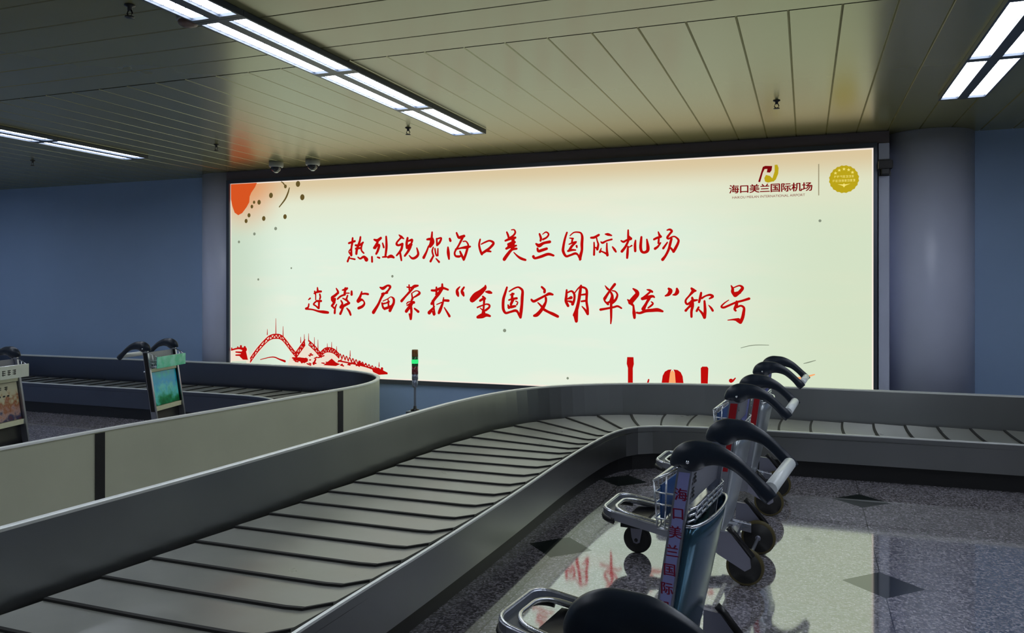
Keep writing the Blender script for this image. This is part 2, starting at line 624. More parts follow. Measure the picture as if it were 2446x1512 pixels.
# brush strokes of the two lines on the poster, in millimetres: x, height, width of the brush
LINE_ONE = [[[-5165,2217,20,-5170,2163,24,-5182,2093,21,-5184,2010,27],[-5218,2156,21,-5134,2179,22],[-5216,2060,14,-5177,2097,17],[-5218,2048,14,-5182,2010,25],[-5056,2227,20,-5067,2174,24,-5105,2079,27,-5113,2025,25],[-5125,2129,20,-5072,2128,22,-5020,2160,20],[-5029,2152,20,-5044,2103,20,-5039,2061,18,-5010,2032,17],[-5120,2088,22,-5048,2095,20],[-5211,1989,18,-5235,1935,22],[-5225,1977,13,-5134,1959,18],[-5091,1984,14,-5058,1966,19,-5010,1987,26,-4973,1953,42],[-4897,1985,20,-4895,1927,22]],[[-4867,2192,18,-4822,2181,30,-4776,2209,26],[-4818,2181,26,-4827,2148,26,-4869,2092,24],[-4855,2091,26,-4822,2124,22,-4799,2119,27,-4818,2058,26,-4839,2021,22],[-4752,2147,15,-4736,2097,21],[-4704,2224,20,-4699,2105,26,-4713,1995,22],[-4822,1980,15,-4794,1971,19],[-4752,1981,15,-4701,1984,19],[-4678,1978,24,-4637,1989,32,-4600,1973,20]],[[-4531,2240,11,-4499,2215,25,-4467,2194,12],[-4504,2207,19,-4554,2159,19,-4563,2131,24,-4536,2118,21,-4485,2133,24],[-4485,2129,24,-4504,2061,26,-4563,1997,17],[-4517,2037,20,-4508,1988,22,-4499,1939,19],[-4417,2201,23,-4429,2140,26,-4426,2084,24],[-4408,2164,17,-4358,2179,23,-4363,2147,22],[-4408,2091,39,-4372,2123,34],[-4381,2099,32,-4408,2047,26,-4454,1991,21],[-4395,1994,11,-4358,1961,21,-4313,1969,26,-4277,2009,25,-4295,2081,14]],[[-4096,2262,17,-4101,2202,24,-4112,2126,32,-4138,2095,21],[-4161,2179,19,-4125,2182,26,-4094,2174,26],[-4098,2182,37,-4090,2142,38,-4121,2098,30],[-4143,2095,17,-4170,2031,21,-4205,1967,29],[-4037,2184,18,-4032,2109,21],[-4028,2184,15,-3979,2191,18,-3997,2144,23,-4032,2109,21],[-4081,2085,14,-4094,2038,18,-4076,1981,16],[-4059,2069,16,-4050,2013,16,-4037,1985,15],[-4021,2068,14,-4023,1989,19],[-4081,1982,19,-4116,1922,23],[-4045,1953,12,-4006,1913,21]],[[-3870,2181,21,-3861,2157,25],[-3892,2082,17,-3888,2018,31,-3879,1947,19],[-3783,2246,18,-3757,2194,24,-3727,2197,28,-3688,2208,26],[-3706,2193,25,-3753,2107,19,-3805,2025,19,-3796,1981,20,-3757,1973,23,-3736,1977,19],[-3701,2146,12,-3663,2145,13,-3637,2105,18,-3646,2066,23,-3667,1999,24,-3693,1937,25],[-3796,2057,16,-3723,2071,18,-3658,2078,29,-3611,2085,17],[-3740,2032,17,-3719,1988,24,-3693,1937,21]],[[-3488,2165,16,-3501,2106,20,-3488,2043,22,-3467,1996,24],[-3475,2110,12,-3425,2132,16,-3370,2147,17,-3324,2118,24,-3370,2065,24,-3421,2031,25,-3467,2004,22],[-3404,2034,24,-3358,2024,16]],[[-3163,2239,16,-3148,2204,20,-3140,2173,18],[-3107,2264,10,-3074,2263,13,-3062,2232,18,-3087,2198,18,-3132,2172,18],[-3181,2143,18,-3132,2161,24,-3062,2175,23],[-3148,2103,20,-3103,2114,30,-3066,2125,20],[-3169,2054,22,-3132,2068,22,-3050,2086,17],[-3144,2080,24,-3074,2079,24],[-3087,2168,28,-3091,2091,36,-3103,2041,24],[-3046,2051,20,-3103,2041,24,-3153,1988,30,-3194,1934,32],[-3079,2010,9,-3034,1967,18,-2989,1939,24,-2940,1923,20]],[[-2775,2210,17,-2759,2164,22,-2763,2134,19],[-2739,2205,8,-2699,2229,13,-2669,2204,16,-2691,2170,17,-2735,2148,18],[-2815,2101,17,-2779,2081,33,-2727,2107,24,-2655,2120,26],[-2799,2051,18,-2787,2020,25,-2739,2031,26,-2691,2045,24],[-2847,1960,27,-2827,1941,21,-2755,1959,25,-2675,1984,25,-2612,1968,19]],[[-2458,2218,16,-2481,2150,20,-2499,2064,23,-2501,2012,25,-2469,1959,21,-2419,1969,19,-2364,1987,21,-2333,1972,17],[-2423,2183,10,-2380,2216,12,-2330,2218,14,-2299,2206,16,-2285,2165,23,-2289,2090,26,-2289,2023,23,-2303,1967,27,-2310,1919,21],[-2333,1968,15,-2306,1926,23],[-2427,2157,10,-2388,2150,16],[-2395,2149,17,-2403,2100,17],[-2434,2089,11,-2384,2107,16,-2353,2114,14],[-2357,2107,16,-2403,2066,22,-2434,2018,22],[-2446,2015,19,-2403,2025,20,-2360,2024,13],[-2349,2069,19,-2345,2054,15]],[[-2187,2155,18,-2149,2158,22,-2100,2183,20],[-2125,2150,13,-2117,2117,13,-2106,2079,18,-2117,2028,23],[-2153,2103,13,-2151,2043,17,-2153,1969,19],[-2145,2050,11,-2119,2039,17],[-2028,2190,12,-1998,2186,24,-1960,2174,13],[-2077,2108,11,-2058,2097,19,-2013,2118,15,-1957,2132,16],[-2011,2092,13,-2011,2026,18,-2005,1963,24],[-2073,2038,9,-2088,1998,20],[-2081,2009,13,-2043,1993,15,-2009,1974,20],[-1949,2051,13,-1927,2021,21,-1912,1998,16]],[[-1779,2227,14,-1779,2179,18,-1779,2117,18],[-1855,2115,13,-1829,2103,19,-1792,2121,18,-1751,2135,27],[-1781,2168,16,-1755,2138,25],[-1775,2117,18,-1807,2052,21,-1847,2001,24],[-1781,2051,16,-1786,1985,22,-1790,1931,19],[-1770,2044,9,-1740,2061,14],[-1700,2115,14,-1705,2064,22,-1703,2002,21],[-1637,2150,18,-1641,2107,22,-1645,2041,25,-1634,1998,22,-1605,1986,22,-1572,2004,27,-1568,2047,27,-1579,2124,13]],[[-1458,2200,11,-1445,2164,20,-1431,2149,20],[-1503,2122,18,-1474,2136,20,-1431,2149,20],[-1452,2132,16,-1456,2081,18],[-1434,2084,13,-1463,2045,18,-1492,2024,23],[-1366,2216,11,-1338,2222,18,-1317,2204,20,-1338,2176,18,-1363,2140,20,-1349,2126,16,-1317,2143,13,-1285,2146,13,-1249,2113,18,-1253,2077,21,-1277,2028,24,-1299,1989,22],[-1299,1992,21,-1327,2028,16],[-1320,2125,20,-1334,2072,22,-1349,2014,21,-1381,1950,21,-1413,1908,26],[-1363,2087,13,-1406,2026,20]]]
LINE_TWO = [[[-5796,1466,12,-5771,1483,18],[-5791,1411,17,-5801,1372,19,-5836,1355,21],[-5836,1351,19,-5736,1343,16,-5651,1323,21,-5577,1315,30,-5513,1309,25],[-5706,1568,19,-5696,1538,20],[-5716,1543,13,-5661,1564,23,-5612,1568,21],[-5666,1615,15,-5661,1564,27],[-5691,1534,14,-5691,1466,13],[-5632,1534,18,-5624,1500,20,-5632,1475,18],[-5681,1449,21,-5612,1450,23],[-5681,1449,16,-5721,1411,19,-5691,1390,16,-5651,1361,21],[-5642,1450,23,-5646,1361,22]],[[-5396,1606,13,-5372,1568,23,-5367,1547,20],[-5377,1547,25,-5415,1518,27,-5459,1488,27,-5415,1468,27],[-5415,1476,27,-5430,1426,26,-5459,1392,24],[-5459,1392,18,-5430,1367,20],[-5391,1409,14,-5411,1367,20,-5418,1304,25],[-5459,1467,24,-5425,1434,31],[-5309,1585,14,-5265,1594,24,-5241,1606,23],[-5265,1602,31,-5280,1539,22],[-5377,1476,18,-5333,1510,19,-5270,1531,20],[-5265,1548,13,-5212,1548,12],[-5179,1569,22,-5179,1531,27],[-5236,1519,17,-5256,1464,23],[-5304,1485,13,-5246,1460,21],[-5328,1456,16,-5309,1418,23,-5333,1376,31],[-5212,1427,24,-5270,1402,27,-5318,1376,27],[-5299,1385,27,-5318,1334,24,-5338,1296,27],[-5246,1364,14,-5212,1327,24,-5193,1285,22],[-5251,1468,22,-5217,1431,20]],[[-5038,1565,16,-5059,1507,27,-5093,1453,31],[-5036,1538,18,-4993,1542,20,-4950,1536,22],[-5088,1448,31,-5045,1469,26,-5012,1453,15,-5002,1420,22,-5031,1387,27,-5083,1366,27]],[[-4786,1618,15,-4746,1606,31,-4686,1639,20,-4649,1626,26,-4672,1586,20,-4704,1553,26],[-4760,1540,21,-4686,1553,18],[-4741,1540,32,-4774,1487,24,-4811,1413,26,-4877,1318,35],[-4746,1454,10,-4686,1479,11,-4640,1504,10,-4603,1480,24,-4603,1431,26,-4626,1390,30,-4653,1341,32],[-4760,1430,18,-4746,1381,22,-4723,1360,24],[-4751,1422,19,-4704,1430,15,-4667,1447,22],[-4677,1471,13,-4672,1414,19,-4672,1373,19],[-4723,1364,24,-4677,1377,26,-4626,1394,27]],[[-4425,1622,13,-4370,1614,18,-4325,1630,30,-4280,1638,18],[-4397,1646,15,-4393,1586,18],[-4334,1622,23,-4384,1570,24,-4438,1517,21,-4497,1456,28],[-4366,1545,11,-4316,1574,11,-4280,1574,12,-4258,1550,24,-4289,1525,21,-4339,1497,14],[-4361,1537,16,-4352,1485,18],[-4352,1485,24,-4366,1448,21,-4334,1440,29],[-4429,1420,11,-4416,1440,13,-4370,1452,12],[-4425,1403,12,-4361,1432,26,-4384,1396,35],[-4388,1392,30,-4434,1335,32],[-4379,1408,32,-4366,1335,25,-4375,1246,26],[-4393,1303,17,-4379,1254,21],[-4325,1368,17,-4276,1332,26]],[[-4102,1582,21,-4053,1582,23,-4000,1602,25,-3956,1610,23,-3891,1590,19],[-4040,1618,18,-4040,1558,23],[-3965,1654,19,-3965,1610,25],[-3965,1606,29,-4009,1546,32,-4066,1478,27,-4102,1426,26],[-4044,1538,21,-4018,1530,25],[-4084,1458,29,-4075,1398,17,-4066,1306,25],[-4066,1394,14,-4133,1321,36],[-4093,1338,15,-4071,1302,26],[-3948,1498,12,-3956,1443,20,-3992,1355,31,-4009,1319,25],[-3952,1467,21,-3886,1463,25],[-4036,1418,10,-3970,1443,13],[-3939,1383,11,-3904,1332,19,-3873,1284,25]],[[-3741,1625,11,-3775,1586,25,-3771,1546,32,-3762,1519,20],[-3689,1618,18,-3715,1578,25,-3706,1551,33,-3693,1523,20]],[[-3423,1637,16,-3430,1610,33,-3480,1563,48,-3540,1520,62,-3586,1476,53],[-3417,1567,16,-3379,1563,30,-3350,1555,20],[-3455,1512,19,-3430,1489,25],[-3489,1465,22,-3455,1485,24],[-3438,1485,23,-3442,1422,20,-3447,1360,19],[-3523,1387,15,-3476,1406,14,-3413,1426,14,-3375,1415,19,-3379,1388,20,-3421,1356,22],[-3489,1383,8,-3455,1356,15],[-3447,1360,25,-3447,1305,45],[-3518,1277,28,-3463,1293,45,-3413,1302,31,-3367,1291,20]],[[-3161,1617,18,-3184,1548,24,-3204,1482,27,-3208,1401,27,-3200,1358,26,-3175,1328,22,-3122,1340,20,-3056,1356,24,-3024,1329,20],[-3134,1571,12,-3081,1602,15,-3032,1619,15,-2999,1606,20,-2975,1575,24,-2979,1502,28,-2983,1425,27,-2991,1356,30,-2999,1280,24],[-3028,1329,20,-2999,1280,24],[-3122,1532,12,-3081,1544,20],[-3097,1544,24,-3101,1479,24],[-3138,1474,15,-3097,1486,19,-3044,1494,22],[-3085,1486,28,-3114,1425,24],[-3056,1463,11,-3032,1448,12,-3044,1421,14],[-3142,1393,23,-3105,1398,27,-3060,1406,20],[-3147,1417,16,-3138,1386,23]],[[-2749,1621,19,-2717,1590,23,-2717,1564,25],[-2870,1480,19,-2842,1461,24,-2777,1491,21,-2705,1526,21,-2662,1545,27,-2622,1537,19],[-2793,1446,12,-2757,1412,19,-2725,1374,24,-2670,1344,23,-2618,1322,28,-2563,1296,25],[-2701,1499,23,-2701,1458,21,-2729,1401,30,-2765,1351,31,-2805,1312,33,-2837,1301,23]],[[-2461,1587,17,-2465,1523,23,-2469,1466,26,-2445,1414,24],[-2449,1560,14,-2406,1575,17,-2375,1542,21,-2375,1482,21,-2395,1433,28],[-2453,1489,12,-2410,1504,29],[-2449,1467,13,-2410,1459,23],[-2372,1553,10,-2333,1602,13,-2298,1632,17],[-2298,1635,19,-2310,1561,27,-2325,1467,27,-2348,1374,30,-2375,1313,28],[-2372,1314,24,-2352,1246,26],[-2348,1374,30,-2348,1247,23],[-2287,1620,19,-2248,1605,19,-2233,1568,23,-2237,1468,22,-2225,1386,22,-2223,1326,22],[-2294,1535,15,-2240,1542,19],[-2294,1464,16,-2240,1471,19],[-2287,1408,10,-2252,1371,19,-2225,1326,20]],[[-2031,1635,7,-2005,1602,19,-1983,1587,15],[-1924,1649,24,-1956,1609,22,-1994,1557,20,-2035,1495,28],[-2039,1491,21,-2031,1465,15,-1998,1436,22],[-1952,1580,11,-1919,1572,13,-1896,1536,17,-1915,1484,22,-1952,1451,26],[-1968,1565,17,-1952,1524,24,-1960,1469,40],[-2001,1454,15,-1968,1462,22],[-2081,1376,22,-2013,1388,19,-1938,1403,18,-1893,1414,18,-1852,1393,15],[-1964,1454,22,-1964,1377,22,-1964,1285,18,-1968,1226,11]],[[-1726,1602,13,-1689,1573,30,-1682,1543,36,-1711,1507,40,-1755,1456,40],[-1785,1485,11,-1755,1456,29,-1726,1423,18],[-1722,1423,16,-1719,1379,21,-1715,1343,29,-1711,1292,22],[-1576,1591,11,-1547,1584,20,-1522,1569,19],[-1543,1569,16,-1583,1533,18,-1627,1496,21],[-1627,1496,27,-1569,1511,29,-1518,1522,22,-1500,1511,14],[-1554,1500,27,-1583,1449,22,-1616,1388,33],[-1532,1464,10,-1514,1446,15,-1532,1424,17,-1565,1399,13],[-1686,1347,18,-1649,1344,20,-1591,1366,26,-1518,1374,29,-1464,1378,31,-1413,1364,18],[-1620,1387,29,-1598,1370,22]],[[-1349,1602,20,-1331,1580,35,-1349,1544,29,-1385,1526,12],[-1264,1602,18,-1260,1569,32,-1278,1544,25,-1306,1537,10]],[[-1114,1605,18,-1093,1584,30,-1072,1580,17],[-1096,1577,28,-1135,1530,16,-1170,1488,16,-1173,1459,18,-1156,1441,18,-1124,1459,21,-1100,1477,21],[-1107,1509,18,-1096,1481,23,-1055,1485,14],[-1110,1467,32,-1103,1424,24,-1114,1367,21,-1114,1310,19],[-1117,1431,27,-1145,1406,18,-1173,1374,22],[-1016,1559,18,-1023,1520,21,-1037,1463,19],[-1009,1503,17,-971,1527,14,-926,1538,19,-899,1521,21,-933,1499,12],[-982,1474,17,-978,1421,21,-976,1368,24,-982,1305,26],[-1006,1347,18,-982,1305,22],[-1041,1410,16,-1061,1371,19],[-1041,1389,11,-1006,1350,21],[-940,1432,7,-916,1404,17,-899,1376,19]],[[-715,1633,10,-701,1602,21,-701,1570,25,-678,1532,26],[-691,1612,10,-634,1633,13,-604,1609,24,-631,1570,26,-671,1532,25],[-691,1553,20,-631,1563,24],[-739,1486,7,-783,1454,11,-813,1419,15,-789,1409,18,-739,1430,17,-668,1462,17,-604,1480,18,-540,1501,21],[-661,1469,21,-664,1434,26,-681,1396,20,-671,1378,17],[-664,1410,16,-621,1428,16,-590,1407,19,-594,1355,24,-604,1306,26,-624,1260,27],[-749,1280,7,-691,1287,15,-644,1284,31],[-657,1277,20,-624,1260,27]]]
def flat_print(name, mat, build, lift=0.002):
    mb = MB()
    build(mb, PY - lift)
    return under(mb.build(name, mat), root)

def stroke(mb, y, pts, k=1.0):
    """A brush stroke: a tapered ribbon with rounded ends."""
    p = catmull(pts, 6)
    n = len(p)
    L_, R_ = [], []
    for i in range(n):
        a, b = p[max(0, i - 1)], p[min(n - 1, i + 1)]
        t = Vector((b[0] - a[0], b[1] - a[1]))
        if t.length < 1e-7:
            t = Vector((1, 0))
        t.normalize()
        nn = Vector((-t.y, t.x))
        h = max(p[i][2], 0.006) * 0.5 * k
        L_.append((p[i][0] + nn.x * h, p[i][1] + nn.y * h))
        R_.append((p[i][0] - nn.x * h, p[i][1] - nn.y * h))
    for i in range(n - 1):
        mb.quad((L_[i][0], y, L_[i][1]), (R_[i][0], y, R_[i][1]), (R_[i + 1][0], y, R_[i + 1][1]), (L_[i + 1][0], y, L_[i + 1][1]))
    for e in (0, -1):
        disc(mb, y, p[e][0], p[e][1], max(p[e][2], 0.006) * 0.5 * k, 8)

def disc(mb, y, cx, cz, r, n=20, rz=None):
    rz = rz or r
    mb.bm.faces.new([mb.bm.verts.new((cx + r * math.cos(2 * PI * i / n), y, cz + rz * math.sin(2 * PI * i / n))) for i in range(n)])

def poly(mb, y, pts):
    mb.bm.faces.new([mb.bm.verts.new((a, y, b)) for a, b in pts])

def glyph_block(mb, y, cx, cz, s, rnd):
    """An unreadable block of small printed strokes."""
    for q in range(rnd.choice((2, 3))):
        zz = cz + s * (0.38 - 0.38 * q)
        poly(mb, y, [(cx - s * .42, zz - s * .06), (cx + s * .42, zz - s * .06), (cx + s * .42, zz + s * .06), (cx - s * .42, zz + s * .06)])
    for q in range(rnd.choice((1, 2))):
        xx = cx + s * rnd.uniform(-.35, .35)
        poly(mb, y, [(xx - s * .07, cz - s * .45), (xx + s * .07, cz - s * .45), (xx + s * .07, cz + s * .45), (xx - s * .07, cz + s * .45)])

def brush_line(chars):
    def f(mb, y):
        j = 0
        for ch in chars:
            for st in ch:
                v = [t / 1000 for t in st]
                stroke(mb, y - j * 0.00002, [tuple(v[i:i + 3]) for i in range(0, len(v), 3)], 1.3)
                j += 1
    return f
flat_print('lettering', M['ink'], brush_line(LINE_ONE))['label'] = 'upper row of red brush characters'
flat_print('lettering', M['ink'], brush_line(LINE_TWO))['label'] = 'lower row of red brush characters'

# orange petals, buds and stem in the upper left corner
flat_print('petal', M['orange'], lambda mb, y: poly(mb, y, [(-6.980, 2.953), (-6.571, 2.953), (-6.60, 2.90), (-6.66, 2.83), (-6.683, 2.783), (-6.690, 2.71), (-6.73, 2.65), (-6.80, 2.575), (-6.863, 2.549), (-6.92, 2.585), (-6.955, 2.67), (-6.978, 2.757)]))
DOTS = [(-5.951, 2.911, 1), (-5.887, 2.742, 1), (-6.356, 2.784, .9), (-6.538, 2.704, .8), (-6.144, 2.508, .8), (-6.466, 2.495, .8), (-6.739, 2.471, .7), (-6.694, 2.543, .7), (-6.649, 2.653, .6), (-6.615, 2.707, .5), (-6.138, 2.888, .6)]
def buds(mb, y):
    for a, b, s in DOTS:
        disc(mb, y, a, b, 0.028 * s + .004, 14, 0.034 * s + .004)
    stroke(mb, y - .0002, [(-6.23, 2.633, .014), (-6.144, 2.725, .022), (-6.10, 2.804, .022), (-6.079, 2.867, .014)])
    stroke(mb, y - .0002, [(-6.138, 2.888, .012), (-6.17, 2.93, .016), (-6.20, 2.95, .010)])
flat_print('buds', M['olivedot'], buds)
def specks(mb, y):
    for a, b, r in [(-6.285, 2.362, .022), (-6.61, 2.302, .02), (-6.851, 2.205, .018), (-3.19, 1.13, .02), (-4.62, 1.75, .016), (-6.55, 1.72, .015), (-2.45, .62, .014), (.13, 2.27, .014), (-6.05, 1.86, .012)]:
        disc(mb, y, a, b, r, 10)
flat_print('specks', M['greydot'], specks)

# red bridge drawing, lower left
def bridge(mb, y):
    rnd = random.Random(4)
    def truss(pts, wd):
        p = catmull([(a, b, .018) for a, b in pts], 4)
        stroke(mb, y, [(a, b + wd / 2, .016) for a, b, _ in p[::2]])
        stroke(mb, y - .0001, [(a, b - wd / 2, .014) for a, b, _ in p[::2]])
        for i in range(len(p) - 1):
            (a, b, _), (c, d, _) = p[i], p[i + 1]
            s = 1 if i % 2 else -1
            stroke(mb, y - .0002 - i * 1e-6, [(a, b + s * wd / 2, .016), (c, d - s * wd / 2, .016)])
    truss([(-6.672, .687), (-6.561, .819), (-6.395, .968), (-6.275, 1.0), (-6.178, .975), (-6.059, .851), (-5.98, .771)], .05)
    truss([(-5.98, .771), (-5.90, .87), (-5.85, .93)], .07)
    truss([(-5.79, .93), (-5.70, .86), (-5.627, .785)], .055)
    truss([(-5.627, .785), (-5.56, .84), (-5.49, .85), (-5.42, .83), (-5.36, .78)], .05)
    for a, b, c in [(-6.412, 1.02, 1.088), (-6.281, 1.02, 1.226), (-6.172, 1.0, 1.128), (-5.91, .93, 1.0), (-5.857, .95, 1.035), (-5.794, .95, 1.045), (-5.71, .87, 1.0), (-5.658, .84, .97), (-5.523, .85, .927), (-5.462, .85, .946), (-5.39, .82, .895), (-5.20, .78, .85), (-4.80, .67, .72)]:
        stroke(mb, y - .0004, [(a, b, .014), (a, c, .006)])
    for i in range(14):
        t = i / 13
        a = -5.34 + t * .58
        b = .775 - t * .15
        stroke(mb, y - .0006, [(a - .02, b - .02, .014), (a, b + .03 * (1 - t * .6), .014), (a + .02, b - .02, .014)])
    stroke(mb, y - .0008, [(-5.36, .72, .02), (-5.0, .665, .016), (-4.75, .60, .03)])
    poly(mb, y - .001, [(-4.90, .64), (-4.82, .655), (-4.683, .60), (-4.683, .58), (-4.80, .57), (-4.88, .60)])
    disc(mb, y - .001, -4.76, .645, .018, 8)
    # road and water in front
    stroke(mb, y - .0012, [(-6.516, .70, .010), (-6.33, .738, .014), (-6.22, .71, .02), (-6.145, .69, .03)])
    stroke(mb, y - .0012, [(-6.03, .735, .02), (-5.93, .72, .05), (-5.82, .722, .035)])
    poly(mb, y - .0013, [(-5.95, .735), (-5.82, .735), (-5.80, .70), (-5.90, .67)])
    stroke(mb, y - .0014, [(-5.72, .67, .03), (-5.69, .73, .02)])
    poly(mb, y - .0013, [(-5.58, .66), (-5.46, .745), (-5.40, .70), (-5.34, .68), (-5.40, .655)])
    for i in range(46):
        a = -6.02 + 1.05 * rnd.random()
        top = .84 - (a + 6.02) * .13
        b = .665 + rnd.random() * max(.02, top - .68)
        stroke(mb, y - .0016 - i * 1e-6, [(a - .018, b, .012), (a + rnd.uniform(.0, .03), b + rnd.uniform(-.012, .02), .018)])
    # pavilion at the edge
    for a, b, s in [(-6.965, .83, .02), (-6.87, .85, .018), (-6.82, .86, .03), (-6.76, .85, .03), (-6.74, .835, .02)]:
        disc(mb, y, a, b, s * .6, 8)
    stroke(mb, y, [(-6.97, .81, .02), (-6.85, .835, .025), (-6.75, .82, .05)])
    stroke(mb, y - .0002, [(-6.90, .785, .018), (-6.77, .78, .03)])
    stroke(mb, y - .0002, [(-6.90, .745, .018), (-6.78, .75, .03)])
    poly(mb, y - .0003, [(-6.80, .81), (-6.74, .80), (-6.71, .69), (-6.79, .69), (-6.84, .73)])
flat_print('bridge_drawing', M['ink'], bridge)
def wash(mb, y):
    poly(mb, y, [(-6.12, .60), (-6.05, .80), (-5.90, .90), (-5.80, .88), (-5.66, .82), (-5.50, .83), (-5.36, .77), (-5.0, .69), (-4.78, .63), (-4.78, .56)])
    stroke(mb, y - .0001, [(-6.70, .67, .08), (-6.561, .819, .07), (-6.395, .968, .07), (-6.275, 1.0, .06), (-6.178, .975, .07), (-6.059, .851, .08)])
    poly(mb, y - .0002, [(-6.975, .66), (-6.975, .83), (-6.72, .85), (-6.66, .68)])
flat_print('bridge_wash', M['wash'], wash, .0012)

# red towers and dome drawing, lower right of the middle
for pts in ([(-1.79, .872), (-1.722, .873), (-1.718, .80), (-1.729, .756), (-1.729, .56), (-1.782, .56), (-1.782, .756), (-1.795, .80)],
            [(-1.018, .60), (-1.020, .78), (-1.005, .797), (-.955, .798), (-.943, .78), (-.950, .60)]):
    flat_print('tower_drawing', M['ink'], lambda mb, y, pts=pts: poly(mb, y, pts))
for pts in ([(-1.425, .60), (-1.412, .688), (-1.39, .73), (-1.355, .752), (-1.32, .757), (-1.335, .72), (-1.35, .60)],
            [(-1.275, .60), (-1.285, .72), (-1.30, .757), (-1.256, .752), (-1.225, .73), (-1.205, .688), (-1.194, .60)]):
    flat_print('dome_drawing', M['ink'], lambda mb, y, pts=pts: poly(mb, y, pts))
def flower(mb, y):
    disc(mb, y, -.717, .662, .022, 10)
    stroke(mb, y - .0001, [(-.70, .66, .02), (-.675, .69, .012)])
flat_print('flower_drawing', M['ink'], flower)
flat_print('flower_drawing', M['ink'], lambda mb, y: stroke(mb, y, [(-1.57, .60, .02), (-1.56, .64, .016)]))
flat_print('dome_drawing', M['peach'], lambda mb, y: poly(mb, y, [(-1.355, .60), (-1.34, .72), (-1.31, .75), (-1.285, .72), (-1.27, .60)]), .0016)
def boat(mb, y):
    stroke(mb, y, [(-.127, .730, .010), (-.084, .712, .022), (-.02, .722, .022), (.079, .755, .012)])
flat_print('boat_drawing', M['peach'], boat)
for pts in ([(-.02, .86, .006), (.03, .875, .010), (.09, .895, .006)], [(-.62, 1.0, .006), (-.5, 1.03, .008), (-.35, 1.035, .006)]):
    flat_print('wave_drawing', M['greydot'], lambda mb, y, pts=pts: stroke(mb, y, pts))

# airport emblem: dark red and gold interlocked letter
def emb_red(mb, y):
    poly(mb, y, [(-.452, 2.681), (-.407, 2.829), (-.384, 2.838), (-.317, 2.833), (-.323, 2.79), (-.339, 2.768), (-.369, 2.772), (-.363, 2.806), (-.390, 2.806), (-.407, 2.77), (-.433, 2.676)])
flat_print('emblem', M['deepred'], emb_red)['label'] = 'dark red half of the emblem'
def emb_gold(mb, y):
    poly(mb, y, [(-.294, 2.843), (-.268, 2.844), (-.256, 2.81), (-.260, 2.753), (-.283, 2.695), (-.305, 2.676), (-.333, 2.679), (-.313, 2.717), (-.294, 2.778)])
    poly(mb, y - .0001, [(-.377, 2.747), (-.339, 2.735), (-.300, 2.690), (-.320, 2.676), (-.358, 2.668), (-.386, 2.68), (-.393, 2.716)])
flat_print('emblem', M['gold'], emb_gold)['label'] = 'gold half of the emblem'
RX = Matrix.Rotation(PI / 2, 4, 'X')
def airport(mb, y):
    for i, ch in enumerate('海口美兰国际机场'):
        xx = -.69 + i * (.70 / 7)
        for j, (dx, dz) in enumerate(((0, 0), (.005, 0), (.0025, .003))):
            add_text(mb, ch, .092, Matrix.Translation((xx + dx, y - .00005 * j - i * .0002, 2.608 + dz - i * .0006)) @ RX @ Matrix.Diagonal((1.12, 1, 1, 1)))
flat_print('airport_name', M['deepred'], airport)
def sub(mb, y):
    add_text(mb, 'HAIKOU MEILAN INTERNATIONAL AIRPORT', .035, Matrix.Translation((-.358, y, 2.530)) @ RX)
flat_print('airport_name', M['ink2'], sub)['label'] = 'small latin line under the name'
flat_print('divider_line', M['greyline'], lambda mb, y: poly(mb, y, [(.114, 2.52), (.123, 2.52), (.123, 2.83), (.114, 2.83)]))
def seal(mb, y):
    n = 40
    mb.bm.faces.new([mb.bm.verts.new((.348 + (.137 if i % 2 else .130) * math.cos(2 * PI * i / n), y, 2.669 + (.137 if i % 2 else .130) * math.sin(2 * PI * i / n))) for i in range(n)])
flat_print('seal', M['gold'], seal)
def seal_marks(mb, y):
    for i in range(5):
        a = math.radians(140 - i * 25)
        cx, cz = .348 + .10 * math.cos(a), 2.667 + .10 * math.sin(a)
        mb.bm.faces.new([mb.bm.verts.new((cx + (.017 if k % 2 == 0 else .007) * math.cos(PI / 2 + PI * k / 5), y, cz + (.017 if k % 2 == 0 else .007) * math.sin(PI / 2 + PI * k / 5))) for k in range(10)])
    rnd = random.Random(2)
    for r_, (zz, n) in enumerate(((2.695, 7), (2.655, 8))):
        for i in range(n):
            glyph_block(mb, y, .348 + (i - (n - 1) / 2) * .026, zz, .024, rnd)
    poly(mb, y, [(.29, 2.622), (.338, 2.618), (.348, 2.628), (.358, 2.618), (.406, 2.622), (.36, 2.605), (.348, 2.588), (.336, 2.605)])
flat_print('seal_marks', M['palegold'], seal_marks, .004)
def edge(mb, y):
    t = .012
    for a, b, c, d in ((BX0, BX1, BZ1 - t, BZ1), (BX0, BX0 + t, BZ0, BZ1 - t), (BX1 - t, BX1, BZ0, BZ1 - t), (BX0, BX1, BZ0, BZ0 + t)):
        poly(mb, y, [(a, c), (b, c), (b, d), (a, d)])
flat_print('poster_margin', emat('margin_print', lin(250, 236, 222), SIGN_STRENGTH), edge, .001)

